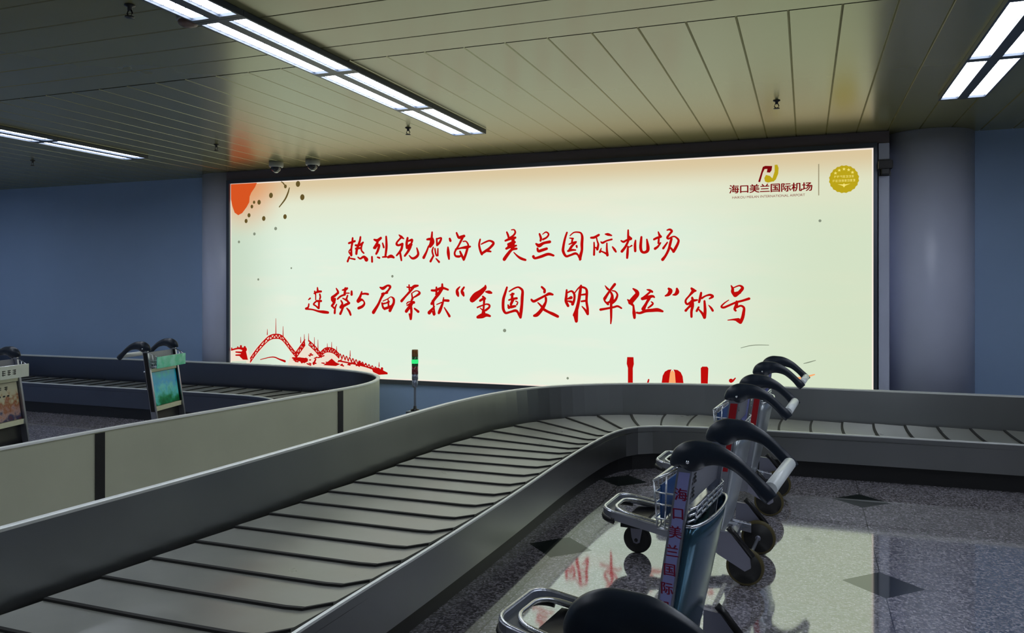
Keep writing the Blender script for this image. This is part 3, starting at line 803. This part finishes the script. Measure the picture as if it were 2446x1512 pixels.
# ---------------------------------------------------------------- ceiling lights
def make_light():
    r = empty('ceiling_light')
    f = MB()
    h = .545
    for x0, x1 in ((-.165, -.150), (-.035, .035), (.150, .165)):
        f.box(x0, x1, -h, h, -.034, .0)
    f.box(-.165, .165, -h - .036, -h, -.034, .0)
    f.box(-.165, .165, h, h + .036, -.034, .0)
    f.box(-.165, .165, -h, h, -.003, .0)
    f.build('housing', M['lampframe'], r)
    for s in (-1, 1):
        MB().box(s * .0925 - .0565, s * .0925 + .0565, -h + .006, h - .006, -.018, -.006).build('diffuser', M['lamp'], r)
        lv = MB()
        xs = [s * .0925 + d for d in (-.0565, -.0535, .0535, .0565)]
        ys = [-h + .006]
        for i in range(14):
            yy = -h + (i + 1) * 2 * h / 15
            ys += [yy - .0035, yy + .0035]
        ys.append(h - .006)
        gv = [[lv.bm.verts.new((x, y, -.0205)) for x in xs] for y in ys]
        for j in range(len(ys) - 1):
            for i in range(3):
                if i != 1 or j % 2 == 1:
                    lv.bm.faces.new([gv[j][i], gv[j][i + 1], gv[j + 1][i + 1], gv[j + 1][i]])
        lv.build('louvre', M['greytube'], r)
    return r

light0 = make_light()
ROWS = [(-11.31, 'far left, beyond the second row'), (-7.17, 'left row'), (-3.03, 'middle row'), (1.14, 'right row'), (5.28, 'row beyond the right edge')]
ORD = ['end fixture nearest the poster wall', 'second fixture from the poster wall', 'third fixture from the poster wall', 'fourth fixture from the poster wall']
used = False
LIGHT_ROWS = {-11.31: range(0, 6), -7.17: range(0, 6), -3.03: range(0, 6), 1.14: range(0, 6), 5.28: range(0, 6)}
names = {-11.31: 'outer left', -7.17: 'left', -3.03: 'middle', 1.14: 'right', 5.28: 'outer right'}
ordinal = ['end', 'second', 'third', 'fourth', 'fifth', 'sixth', 'seventh', 'eighth', 'ninth', 'tenth', 'eleventh']
for X_, rg in LIGHT_ROWS.items():
    for k in rg:
        o = light0 if not used else copy_tree(light0)
        used = True
        o.location = (X_, 6.46 - k * 1.165, CEIL - .001)
        nm = 'white twin-strip ceiling light in the %s row, %s' % (names[X_], 'the end one nearest the poster wall' if k == 0 else ordinal[k] + ' from the poster wall')
        tag(o, nm, 'ceiling light', 'fluorescent fixtures set in lines along the ceiling')

# ---------------------------------------------------------------- small ceiling fittings
def sprinkler(x, y, lab):
    r = empty('sprinkler', (x, y, CEIL))
    MB().lathe([(0, 0), (.028, 0), (.028, -.005), (.012, -.012), (.012, -.03), (0, -.03)], n=16).build('cover_plate', M['black'], r)
    m_ = MB()
    for s in (-1, 1):
        m_.tube([(s * .010, 0, -.028), (s * .018, 0, -.045), (s * .006, 0, -.062)], .004, 6)
    m_.build('yoke', M['black'], r)
    MB().lathe([(0, -.060), (.024, -.062), (.024, -.067), (0, -.067)], n=16).build('deflector', M['black'], r)
    tag(r, lab, 'sprinkler', 'sprinkler heads on the ceiling')
sprinkler(-3.385, 3.275, 'black sprinkler head beside the smoke detector, top left of the ceiling')
sprinkler(-3.507, 6.675, 'black sprinkler head left of the end of the middle light row')
sprinkler(-.221, 6.738, 'black sprinkler head on bright ceiling planks above the right part of the poster')
sprinkler(-5.80, 6.752, 'small sprinkler head above the left corner of the poster')
sprinkler(-8.55, 6.837, 'small sprinkler head under the left light row, by the dark wall')

r = empty('smoke_detector', (-3.245, 3.55, CEIL))
MB().lathe([(0, 0), (.062, 0), (.062, -.014), (0, -.014)], n=28).build('base', M['plastic'], r)
MB().lathe([(.050, -.014), (.055, -.022), (.050, -.036), (.030, -.046), (0, -.048)], n=28).build('sensor_cap', pmat('brown_cap', (.14, .08, .06, 1), .4), r)
tag(r, 'round smoke detector on the dark ceiling left of the middle light row', 'smoke detector')

def dome(x, y, lab):
    r = empty('dome_camera', (x, y, CEIL))
    MB().lathe([(0, 0), (.085, 0), (.085, -.05), (.078, -.065), (0, -.065)], n=28).build('housing', M['plastic'], r)
    MB().lathe([(.062, -.065), (.060, -.085), (.045, -.108), (.022, -.121), (0, -.125)], n=24).build('dome', pmat('smoked_dome', (.02, .02, .022, 1), .06, coat=.6), r)
    MB().lathe([(0, -.112), (.018, -.116), (.030, -.1205), (.016, -.130), (0, -.131)], n=18).build('lens', M['rail'], r)
    tag(r, lab, 'camera', 'dome cameras over the poster')
dome(-5.931, 7.93, 'white dome security camera over the poster, the left of the pair')
dome(-5.432, 7.95, 'white dome security camera over the poster, the right of the pair')

r = empty('wall_speaker', (.707, PY - .02, 2.77))
MB().box(-.05, .05, -.02, 0.0, -.09, .07).build('bracket', M['black'], r)
MB().box(-.062, .062, -.115, -.02, -.03, .045, bevel=.008).build('body', pmat('dark_grey_case', (.035, .032, .034, 1), .5), r)
MB().box(-.035, .035, -.095, -.025, -.085, -.03, bevel=.006).build('base', M['black'], r)
tag(r, 'small dark box on the post right of the lightbox, near the ceiling', 'wall fitting')

# ---------------------------------------------------------------- carousels
def resample(path, step=0.12):
    p = catmull(path, 8)
    out = [p[0]]
    acc = 0
    for a, b in zip(p, p[1:]):
        d = math.hypot(b[0] - a[0], b[1] - a[1])
        acc += d
        if acc >= step:
            out.append(b)
            acc = 0
    if out[-1] != p[-1]:
        out.append(p[-1])
    return out

def barrier(path, side, r, mat, z0=.0, top=.655, lean=.07, gaps=()):
    """Upright sheet-steel wall; side = +1 when the belt lies to the left of travel."""
    p = resample(path)
    s = -side
    MB().sweep(p, [(0, z0), (s * lean, top), (s * (lean + .028), top), (s * .028 + s * lean, z0)], smooth=False).build('barrier_wall', mat, r)
    MB().sweep(p, [(s * (lean - .006), top - .004), (s * (lean - .006), top + .008), (s * (lean + .004), top + .012), (s * (lean + .024), top + .012), (s * (lean + .034), top + .008), (s * (lean + .034), top - .004)], smooth=False).build('top_rail', M['rail'], r)

def fascia(path, side, r, mat):
    """Front skirt of the carousel: side = +1 when the belt lies to the left of travel."""
    p = resample(path)
    s = side
    MB().sweep(p, [(0, .15), (0, .388), (s * .020, .388), (s * .020, .15)]).build('skirt_panel', mat, r)
    MB().sweep(p, [(-s * .003, .384), (-s * .003, .394), (s * .010, .396), (s * .010, .384)]).build('edge_trim', M['rail'], r)
    MB().sweep(p, [(s * .09, 0), (s * .09, .16), (s * .13, .16), (s * .13, 0)]).build('kick_plinth', M['toe'], r)

def slats(pairs, r, pitch, near_first=True, phase=0.0):
    """Overlapping plates between matched points of skirt and barrier."""
    fine = []
    for (a, b), (c, d) in zip(pairs, pairs[1:]):
        for i in range(12):
            t = i / 12
            fine.append((Vector(a).lerp(Vector(c), t), Vector(b).lerp(Vector(d), t)))
    fine.append((Vector(pairs[-1][0]), Vector(pairs[-1][1])))
    acc = [0]
    for (a, b), (c, d) in zip(fine, fine[1:]):
        acc.append(acc[-1] + (((c + d) - (a + b)) / 2).length)
    def at(s):
        s = min(max(s, 0), acc[-1] - 1e-6)
        i = max(k for k in range(len(acc)) if acc[k] <= s)
        i = min(i, len(fine) - 2)
        t = (s - acc[i]) / max(1e-9, acc[i + 1] - acc[i])
        return fine[i][0].lerp(fine[i + 1][0], t), fine[i][1].lerp(fine[i + 1][1], t)
    s = phase
    z = .372
    while s + pitch < acc[-1]:
        # columns across the belt from skirt (w=0) to barrier (w=1)
        cols = 14
        rows = []
        for i in range(cols + 1):
            wv = i / cols
            width = (at(s)[0] - at(s)[1]).length
            dist = wv * (width - .10) + .055
            f = dist / width
            lead = .0
            if wv < .13:                                         # rounded leading corner
                q = 1 - wv / .13
                lead = .10 * (1 - math.sqrt(max(0, 1 - q * q)))
            bow = .012 * math.sin(PI * wv)
            s0 = s + .012 + lead - bow
            s1 = s + pitch + .030 + lead * .9 - bow
            col = []
            for j, t in enumerate((0, .07, .35, .68, 1)):
                A, B = at(s0 + (s1 - s0) * t)
                p = A.lerp(B, f)
                col.append((p.x, p.y, z + .011 * (1 - t) - .004 * (2 * wv - 1) ** 2))
            rows.append(col)
        m_ = MB()
        th = .011
        T = [[m_.bm.verts.new(v) for v in c] for c in rows]
        U = [[m_.bm.verts.new((v[0], v[1], v[2] - th)) for v in c] for c in rows]
        for i in range(cols):
            for j in range(4):
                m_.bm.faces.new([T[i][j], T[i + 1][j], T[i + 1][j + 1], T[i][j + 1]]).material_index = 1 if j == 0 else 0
                m_.bm.faces.new([U[i][j], U[i][j + 1], U[i + 1][j + 1], U[i + 1][j]])
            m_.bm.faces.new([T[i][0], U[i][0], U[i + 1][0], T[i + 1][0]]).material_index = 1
            m_.bm.faces.new([T[i][4], T[i + 1][4], U[i + 1][4], U[i][4]])
        for c in (0, cols):
            for j in range(4):
                m_.bm.faces.new([T[c][j], T[c][j + 1], U[c][j + 1], U[c][j]])
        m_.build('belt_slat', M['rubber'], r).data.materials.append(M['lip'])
        s += pitch
    pan = MB()
    step = max(1, len(fine) // 60)
    fs = fine[::step] + [fine[-1]]
    for (a, b), (c, d) in zip(fs, fs[1:]):
        pan.quad((a.x, a.y, .345), (c.x, c.y, .345), (d.x, d.y, .345), (b.x, b.y, .345))
    pan.build('belt_pan', M['pan'], r)

# the near carousel
r = empty('baggage_carousel')
tag(r, 'near baggage carousel with ribbed dark slat belt curving right in front of the poster', 'baggage carousel')
J1 = [(-3.02, -1), (-2.95, 1), (-2.88, 2.2), (-2.80, 3.2), (-2.745, 4.2), (-2.71, 5.2), (-2.66, 6.0), (-2.53, 6.7), (-2.3, 7.2), (-1.95, 7.55), (-1.5, 7.78), (-1.0, 7.91), (-.3, 7.97), (1.0, 7.98), (2.5, 7.99), (6.5, 7.99)]
F1 = [(-1.70, -1), (-1.69, 1), (-1.68, 2.4), (-1.64, 3.4), (-1.612, 4.4), (-1.60, 5.4), (-1.57, 6.08), (-1.51, 6.62), (-1.38, 6.92), (-1.11, 7.05), (-.65, 7.105), (-.25, 7.12), (1.6, 7.155), (6.5, 7.155)]
barrier(J1, -1, r, M['steel'])
fascia(F1, 1, r, M['steel'])
slats([((-1.705, .80), (-2.955, .80)), ((-1.68, 2.4), (-2.865, 2.4)), ((-1.612, 4.4), (-2.735, 4.4)), ((-1.60, 5.6), (-2.69, 5.6)), ((-1.575, 6.0), (-2.60, 6.35)), ((-1.545, 6.35), (-2.42, 6.95)),
       ((-1.50, 6.63), (-2.12, 7.40)), ((-1.40, 6.88), (-1.72, 7.68)), ((-1.2, 7.02), (-1.28, 7.84)), ((-.95, 7.07), (-.93, 7.92)), ((1.6, 7.155), (1.6, 7.98)), ((3.2, 7.155), (3.2, 7.99))], r, .2605, phase=.19)

# the far carousel on the left
r = empty('baggage_carousel')
tag(r, 'left baggage carousel behind a low olive steel wall, its loop opening to the left', 'baggage carousel')
B2 = [(-4.62, -1), (-4.55, 2), (-4.47, 3.3), (-4.42, 4.1), (-4.33, 4.8), (-4.20, 5.8), (-4.11, 6.5), (-4.10, 6.85), (-4.17, 7.2), (-4.32, 7.5), (-4.58, 7.76), (-4.95, 7.95), (-5.6, 8.12), (-7.0, 8.20), (-9.2, 8.22), (-12.9, 8.22)]
F2 = [(-5.68, -1), (-5.62, 2), (-5.56, 3.3), (-5.50, 4.1), (-5.42, 4.8), (-5.28, 5.8), (-5.20, 6.4), (-5.22, 6.8), (-5.36, 7.15), (-5.7, 7.36), (-6.24, 7.44), (-7.5, 7.46), (-9.3, 7.47), (-12.9, 7.47)]
barrier(B2, 1, r, M['olive'], lean=.0)
p2 = resample(B2)
MB().sweep(p2, [(.001, .36), (.001, .645), (.006, .645), (.006, .36)]).build('inner_shade_sheet', M['steel_shaded'], r)  # added dark sheet, its colour carrying shade on the inner face
def seam(Y0):
    """Black joint strip on the outer face of the wall."""
    i = min(range(len(p2) - 1), key=lambda k: abs(p2[k][1] - Y0) + (9 if p2[k][1] > 7.4 or p2[k][0] < -5 else 0))
    a, b = Vector(p2[i]), Vector(p2[i + 1])
    t = (b - a).normalized()
    nn = Vector((t.y, -t.x))
    c = a + nn * .030
    m_ = MB()
    q = [c - t * .035, c + t * .035, c + t * .035 + nn * .006, c - t * .035 + nn * .006]
    m_.prism([(v.x, v.y) for v in q], 'z', .02, .643)
    m_.build('panel_joint', M['toe'], r)
for yy in (1.6, 3.93, 6.40):
    seam(yy)
fascia(F2, -1, r, M['steel_shaded'])
slats([((-4.95, 5.3 - 2), (-4.43, 3.3))][:0] + [((-5.42, 4.8), (-4.38, 4.8)), ((-5.28, 5.8), (-4.25, 5.8)), ((-5.21, 6.4), (-4.17, 6.6)), ((-5.23, 6.8), (-4.26, 7.25)), ((-5.36, 7.12), (-4.68, 7.72)), ((-5.7, 7.34), (-5.5, 8.02)), ((-6.24, 7.43), (-6.24, 8.10)), ((-7.5, 7.455), (-7.5, 8.15)), ((-10.5, 7.465), (-10.5, 8.17))], r, .2605, phase=.05)

# ---------------------------------------------------------------- signal tower between the two carousels
px_, py_ = -3.757, 7.30
o = MB().box(px_ - .07, px_ + .07, py_ - .07, py_ + .07, 0, .352, bevel=.01).build('equipment_box', M['frame'])
tag(o, 'low dark box standing between the two carousels under the signal light', 'equipment box')
r = empty('signal_tower', (px_, py_, .352))
MB().lathe([(0, 0), (.045, 0), (.045, .012), (.018, .022), (.014, .05), (0, .05)], n=20).build('base', M['black'], r)
MB().lathe([(.012, .02), (.012, .27)], n=14).build('pole', M['greytube'], r)
MB().lathe([(0, .235), (.024, .24), (.030, .27), (.030, .32), (0, .32)], n=20).build('bracket', M['greytube'], r)
MB().lathe([(0, .32), (.032, .32), (.032, .375), (0, .375)], n=22).build('body', M['greytube'], r)
MB().lathe([(0, .375), (.033, .375), (.033, .455), (0, .455)], n=22).build('lens', M['redlens'], r)['label'] = 'unlit red lens'
MB().lathe([(0, .455), (.033, .455), (.033, .555), (0, .555)], n=22).build('lens', M['greenoff'], r)['label'] = 'green lens'
MB().lathe([(0, .482), (.0345, .484), (.036, .505), (.0345, .526), (0, .528)], n=22).build('lamp', M['green'], r)['label'] = 'lit green lamp band'
MB().lathe([(0, .555), (.033, .555), (.033, .618), (.030, .626), (0, .626)], n=22).build('lens', M['amber'], r)['label'] = 'unlit amber lens'
tag(r, 'slim signal tower with its green lamp lit, in front of the poster between the carousels', 'signal light')

# ---------------------------------------------------------------- baggage trolleys
def post_u(z):
    return .06 + (.97 - z) * .15

def make_trolley(strip_near, strip_far, board, top, chars):
    """Local x = forwards, y = left side, origin on the floor under the rear axle."""
    r = empty('baggage_trolley')
    VP = .255
    for s in (1, -1):
        y0 = s * VP
        p = [(post_u(z) + d, z) for d, z in ((-.030, .15), (.030, .15), (.028, 1.0), (-.024, 1.0))]
        po = MB().prism(p, 'y', y0 - .011, y0 + .011).build('post', M['alu'], r)
        for side_, mt in ((1, strip_near if s > 0 else strip_far),):
            yy = y0 + s * .0115
            zb = .60 if (strip_near if s > 0 else strip_far) == 'redstrip' else .40
            q = [(post_u(z) + d, z) for d, z in ((-.020, zb), (.020, zb), (.020, .975), (-.018, .975))]
            MB().prism(q, 'y', yy, yy + s * .0025).build('label_strip', M[mt], po)
        # the far post carries its printed strip on the inner face too
        MB().prism(q, 'y', y0 - s * .0115, y0 - s * .0140).build('label_strip', M[strip_near if s > 0 else strip_far], po)
        if chars and (strip_near if s > 0 else strip_far) == 'lavender':
            m_ = MB()
            for i, ch in enumerate('海口美兰国际机场'):
                z = .895 - i * .0655
                Mx = Matrix.Translation((post_u(z), y0 + (s * .0142 if s > 0 else .0142 + 0), z)) @ Matrix.Rotation(PI, 4, 'Z') @ Matrix.Rotation(PI / 2, 4, 'X')
                add_text(m_, ch, .046, Mx)
                add_text(m_, ch, .046, Matrix.Translation((.0022, s * .0002, .0008)) @ Mx)
            m_.build('lettering', M['redink'], po)
        # curved hand grip
        gp = [(.082, .992, .028), (.080, 1.002, .038), (.066, 1.016, .048), (.045, 1.028, .052), (.020, 1.038, .050), (-.004, 1.043, .043), (-.035, 1.044, .038), (-.07, 1.036, .032), (-.11, 1.018, .026), (-.145, .991, .0235), (-.178, .960, .0235), (-.205, .932, .027), (-.222, .914, .024)]
        g2 = catmull(gp, 4)
        g = MB().tube([(a, y0, b) for a, b, _ in g2], [c for _, _, c in g2], 16, flat=(1.0, .58), up=Vector((0, 1, 0)))
        # flat is given as (side, normal): side lies in the plane of the arc
        gr = g.build('hand_grip', M['grip'], r)
        MB().lathe([(0, 0), (.006, 0), (.006, .004), (0, .005)], Matrix.Translation((.045, y0 + s * .029, 1.015)) @ Matrix.Rotation(-s * PI / 2, 4, 'X'), 10).build('screw', M['chrome'], gr)
        # rear leg plate with rubber strip and wheel
        yl = s * .318
        MB().prism([(.135, .290), (.07, .285), (-.03, .165), (-.035, .11), (-.005, .09), (.14, .165)], 'y', yl - .012, yl + .012).build('leg', M['plate'], r)
        MB().tube([(.085, yl, .312), (.055, yl, .285), (-.045, yl, .168)], .016, 8).build('buffer_strip', M['black'], r)
        wh = MB().lathe([(0, -.022), (.050, -.022), (.052, -.017), (.086, -.019), (.086, .019), (.052, .017), (.050, .022), (0, .022)], Matrix.Translation((0, s * .278, .1)) @ Matrix.Rotation(PI / 2, 4, 'X'), 32).build('wheel', M['tyre'], r)
        MB().lathe([(.086, -.019), (.097, -.017), (.1, -.010), (.1, .010), (.097, .017), (.086, .019)], Matrix.Translation((0, s * .278, .1)) @ Matrix.Rotation(PI / 2, 4, 'X'), 32).build('tread', M['tread'], wh)
        MB().lathe([(0, -.026), (.016, -.026), (.016, .026), (0, .026)], Matrix.Translation((0, s * .278, .1)) @ Matrix.Rotation(PI / 2, 4, 'X'), 14).build('hub', M['plate'], wh)
    # cross bar between the grips
    MB().tube([(-.212, -.215, .938), (-.212, .215, .938)], .023, 16).build('push_bar', M['white'], r)
    MB().tube([(-.212, -.245, .932), (-.212, .245, .932)], .011, 10).build('bar_core', M['chrome'], r)
    # rails and boards between the posts
    MB().box(post_u(.795) - .014, post_u(.795) + .016, -VP + .012, VP - .012, .78, .812, bevel=.004).build('cross_rail', M['cream'] if top != 'grey' else M['chrome'], r)
    MB().box(post_u(.43) - .014, post_u(.43) + .016, -VP + .012, VP - .012, .40, .445, bevel=.004).build('cross_rail', M['cream'] if top != 'grey' else M['chrome'], r)
    q = [(post_u(.45) - .004, .45), (post_u(.45) + .006, .45), (post_u(.775) + .006, .775), (post_u(.775) - .004, .775)]
    MB().prism(q, 'y', -VP + .025, VP - .025).build('picture_board', M[board], r)
    q = [(post_u(.845) - .010, .845), (post_u(.845), .845), (post_u(.975), .975), (post_u(.975) - .010, .975)]
    bb = MB().prism(q, 'y', -VP + .012, VP - .012).build('back_board', M['greyboard'], r)
    m_ = MB()
    rnd = random.Random(6)
    for i in range(2):
        for k in range(2):
            z = .935 - k * .052
            xx = post_u(z) - .0115
            yy = VP - .055 - i * .05
            for dz in (-.014, 0, .014):
                m_.box(xx - .001, xx, yy - .017, yy + .017, z + dz - .0035, z + dz + .0035)
            m_.box(xx - .001, xx, yy - .003, yy + .003, z - .018, z + .018)
    m_.build('print', M['darkink'], bb)
    # curved sheet pocket bulging backwards between the posts
    pk = MB()
    rows = []
    for k in range(9):
        z = .22 + (.785 - .22) * k / 8
        dep = .058 * (k / 8) ** .55
        row = []
        for i in range(17):
            a = PI * i / 16
            row.append(pk.bm.verts.new((post_u(z) - .028 - dep * (math.sin(a) ** .7), (VP - .004) * math.cos(a), z)))
        rows.append(row)
    for A, B in zip(rows, rows[1:]):
        for i in range(16):
            pk.bm.faces.new([A[i], A[i + 1], B[i + 1], B[i]]).smooth = True
    pko = pk.build('rear_pocket', M['pocket_reflection'] if top == 'grey' and chars else (M['pocket'] if top == 'grey' else M['black']), r)
    so = pko.modifiers.new('thickness', 'SOLIDIFY')
    so.thickness = .003
    MB().tube([(post_u(.785) - .028 - .058 * (math.sin(PI * i / 16) ** .7), (VP - .004) * math.cos(PI * i / 16), .787) for i in range(17)], .006, 8).build('pocket_rim', M['chrome'], pko)
    wr = MB()
    for zz in (.80, .822, .844):
        wr.tube([(post_u(zz) - .030, VP - .012, zz), (post_u(zz) - .045, VP - .06, zz), (post_u(zz) - .045, -VP + .06, zz), (post_u(zz) - .030, -VP + .012, zz)], .0045, 6)
    for t in (-.20, -.12, -.04, .04, .12, .20):
        wr.tube([(post_u(.79) - .045, t, .788), (post_u(.85) - .045, t, .85)], .0035, 6)
    wr.build('wire_back', M['chrome'], r)
    # wire basket in front of the posts
    bk = MB()
    w_ = .0032
    f0, f1 = post_u(.99) + .022, .175
    rim = [(f0, VP, .985), (f1, VP - .01, .93), (f1, -VP + .01, .93), (f0, -VP, .985)]
    bk.tube(rim, .0055, 8)
    lz = .765 if top == 'grey' else .835
    low = [(f0 + .03, VP - .01, lz), (f1 - .01, VP - .02, lz), (f1 - .01, -VP + .02, lz), (f0 + .03, -VP + .01, lz)]
    bk.tube(low, .0045, 8)
    for t in (0, .5, 1):
        a = Vector(rim[0]).lerp(Vector(rim[1]), t)
        b = Vector(low[0]).lerp(Vector(low[1]), t)
        for s in (1, -1):
            bk.tube([(a.x, s * a.y, a.z), (b.x, s * b.y, b.z)], w_, 6)
    for i in range(11):
        t = -1 + 2 * i / 10
        bk.tube([(f1, t * (VP - .012), .93), (f1 - .01, t * (VP - .022), lz), (f0 + .03, t * (VP - .022), lz)], w_, 6)
    for zz in ((.80, .85, .89) if top == 'grey' else (.87, .90)):
        bk.tube([(f1 - .004, VP - .014, zz), (f1 - .004, -VP + .014, zz)], w_, 6)
        for s in (1, -1):
            bk.tube([(f1 - .004, s * (VP - .014), zz), (f0 + .02, s * (VP - .006), zz)], w_, 6)
    bk.build('basket', M['chrome'], r)
    # front sign on the basket
    sg = (MB().box(f1 - .024, f1 - .018, -VP + .025, VP - .025, .79, .915, bevel=.002) if top == 'grey' else MB().box(f1 + .006, f1 + .014, -VP - .01, VP + .01, .822, .935, bevel=.003)).build('front_sign', M['blueboard'] if top == 'grey' else (M['teal_pic2'] if top == 'teal' else M['signwhite']), r)
    if top == 'white':
        m_ = MB()
        for i in range(6):
            yy = VP - .03 - i * .062
            yy = -yy
            for dz in (-.018, -.002, .014):
                m_.box(f1 + .0142, f1 + .0155, yy - .019, yy + .019, .876 + dz, .876 + dz + .007)
            m_.box(f1 + .0142, f1 + .0155, yy - .004 + (i % 3 - 1) * .008, yy + .003 + (i % 3 - 1) * .008, .852, .899)
        m_.build('print', M['darkink'], sg)
        m_ = MB()
        for i in range(5):
            yy = -(VP - .05 - i * .075)
            xx = post_u(.725) + .0062
            for dz in (-.016, 0, .016):
                z = .725 + dz
                m_.box(xx, xx + .0016, yy - .018, yy + .018, z - .0035, z + .0035)
            m_.box(xx, xx + .0022, yy - .004, yy + .004, .703, .747)
        for i in range(7):
            yy = -.19 + i * .05
            xx = post_u(.665) + .0062
            m_.box(xx, xx + .0016, yy - .012, yy + .012, .658, .672)
        m_.build('print', M['darkink'], r)
    # luggage platform: outer frame, deck ring, inner hoop
    def loop(hw_r, hw_f, u0, u1, rad, z0, z1):
        pts = [(u0, hw_r)]
        for i in range(7):
            a = PI / 2 - i * PI / 12
            pts.append((u1 - rad + rad * math.cos(a), hw_f - rad + rad * math.sin(a)))
        pts = pts + [(a, -b) for a, b in reversed(pts)]
        return [(a, b, z0 + (z1 - z0) * (a - u0) / (u1 - u0)) for a, b in pts]
    out = loop(.262, .205, .04, .835, .085, .175, .300)
    fr = MB()
    n = len(out)
    rows = []
    for i in range(n):
        a, b = Vector(out[max(0, i - 1)]), Vector(out[min(n - 1, i + 1)])
        t = (b - a)
        t.z = 0
        t.normalize()
        nn = Vector((-t.y, t.x, 0))
        p = Vector(out[i])
        rows.append([fr.bm.verts.new(p + nn * o + Vector((0, 0, h))) for o, h in ((-.010, 0), (-.006, .004), (.006, .004), (.010, 0), (.010, -.046), (-.010, -.046))])
    for A, B in zip(rows, rows[1:]):
        for j in range(6):
            fr.bm.faces.new([A[j], A[(j + 1) % 6], B[(j + 1) % 6], B[j]])
    fr.bm.faces.new(rows[0])
    fr.bm.faces.new(list(reversed(rows[-1])))
    frm = fr.build('platform_frame', M['alu'], r)
    MB().tube([(a, b, c + .004) for a, b, c in out], .0065, 8).build('frame_edge', M['chrome'], frm)
    inn = loop(.200, .150, .10, .785, .10, .184, .290)
    dk = MB()
    for i in range(n - 1):
        a, b, c, d = out[i], out[i + 1], inn[i + 1], inn[i]
        dk.quad((a[0], a[1], a[2] - .022), (b[0], b[1], b[2] - .022), (c[0], c[1], c[2] - .012), (d[0], d[1], d[2] - .012))
    dk.build('deck', M['deck'], frm)
    MB().tube(inn, .0095, 8).build('inner_hoop', M['chrome'], r)
    mm = MB()
    for uu in (.18, .30, .42, .54):
        z = .175 + .125 * (uu - .04) / .795
        mm.box(uu - .012, uu + .012, -.19 + uu * .08, .19 - uu * .08, z - .028, z - .016)
    mm.build('cross_slat', M['chrome'], r)
    # front buffer
    bu = [(a + .006, b * 1.02, c - .050) for a, b, c in out[1:-1]]
    MB().tube(bu, .020, 8, flat=(.7, 1)).build('front_buffer', M['black'], r)
    # caster
    cz = .29 - .05
    MB().box(.60, .72, -.20, .20, .205, .228).build('caster_beam', M['black'], r)
    ca = MB()
    for s in (1, -1):
        ca.prism([(.625, .208), (.715, .208), (.700, .10), (.688, .068), (.668, .062), (.650, .072)], 'y', s * .030 - .003, s * .030 + .003)
    ca.box(.625, .715, -.033, .033, .198, .208)
    fk = ca.build('caster_fork', M['plate'], r)
    MB().lathe([(0, -.037), (.011, -.037), (.011, .037), (0, .037)], Matrix.Translation((.672, 0, .085)) @ Matrix.Rotation(PI / 2, 4, 'X'), 12).build('axle_bolt', M['black'], fk)
    MB().lathe([(0, -.016), (.045, -.018), (.068, -.023), (.080, -.018), (.085, -.006), (.085, .006), (.080, .018), (.068, .023), (.045, .018), (0, .016)], Matrix.Translation((.672, 0, .085)) @ Matrix.Rotation(PI / 2, 4, 'X'), 36).build('caster_wheel', M['tyre'], r)
    # rear axle beam
    MB().tube([(0.0, -.30, .1), (0.0, .30, .1)], .010, 8).build('axle', M['alu'], r)
    MB().box(.09, .135, -.262, .262, .155, .185).build('rear_beam', M['alu'], r)
    return r

M['teal_pic2'] = picture_material('teal_banner', [lin(50, 200, 140), lin(60, 235, 200), lin(100, 245, 245), lin(60, 220, 170), lin(140, 250, 225)], 12, 9.0)

R_ = math.radians
TR = 'baggage trolleys in the row beside the near carousel'
t1 = make_trolley('lavender', 'alu', 'blue_pic', 'grey', True)
t1.location = (-.295, 3.00, 0); t1.rotation_euler.z = R_(173)
tag(t1, 'trolley whose near post has a lavender strip of red characters, second from the camera', 'baggage trolley', TR)
t2 = make_trolley('redstrip', 'lavender', 'silver_pic', 'grey', False)
t2.location = (-.288, 4.745, 0); t2.rotation_euler.z = R_(176)
tag(t2, 'trolley with a red strip on its near post, front caster on the bright floor reflection', 'baggage trolley', TR)
t3 = copy_tree(t2)
t3.location = (-.225, 6.17, 0); t3.rotation_euler.z = R_(176)
tag(t3, 'farthest baggage trolley of the right row, its grips dark against the lit poster', 'baggage trolley', TR)
t0 = copy_tree(t1)
t0.location = (-.290, 1.085, 0); t0.rotation_euler.z = R_(179)
tag(t0, 'nearest baggage trolley, its big black grip cut by the bottom edge of the photo', 'baggage trolley', TR)
tt = make_trolley('black', 'black', 'teal_pic', 'teal', False)
tt.location = (-6.17, 6.28, 0); tt.rotation_euler.z = R_(14)
tag(tt, 'baggage trolley with a teal picture board standing inside the left carousel', 'baggage trolley', 'trolleys inside the left carousel')
tl = make_trolley('alu', 'alu', 'people_pic', 'white', False)
tl.location = (-6.62, 4.86, 0); tl.rotation_euler.z = R_(14)
tag(tl, 'baggage trolley with white sign and crowd picture, cut by the left photo edge', 'baggage trolley', 'trolleys inside the left carousel')
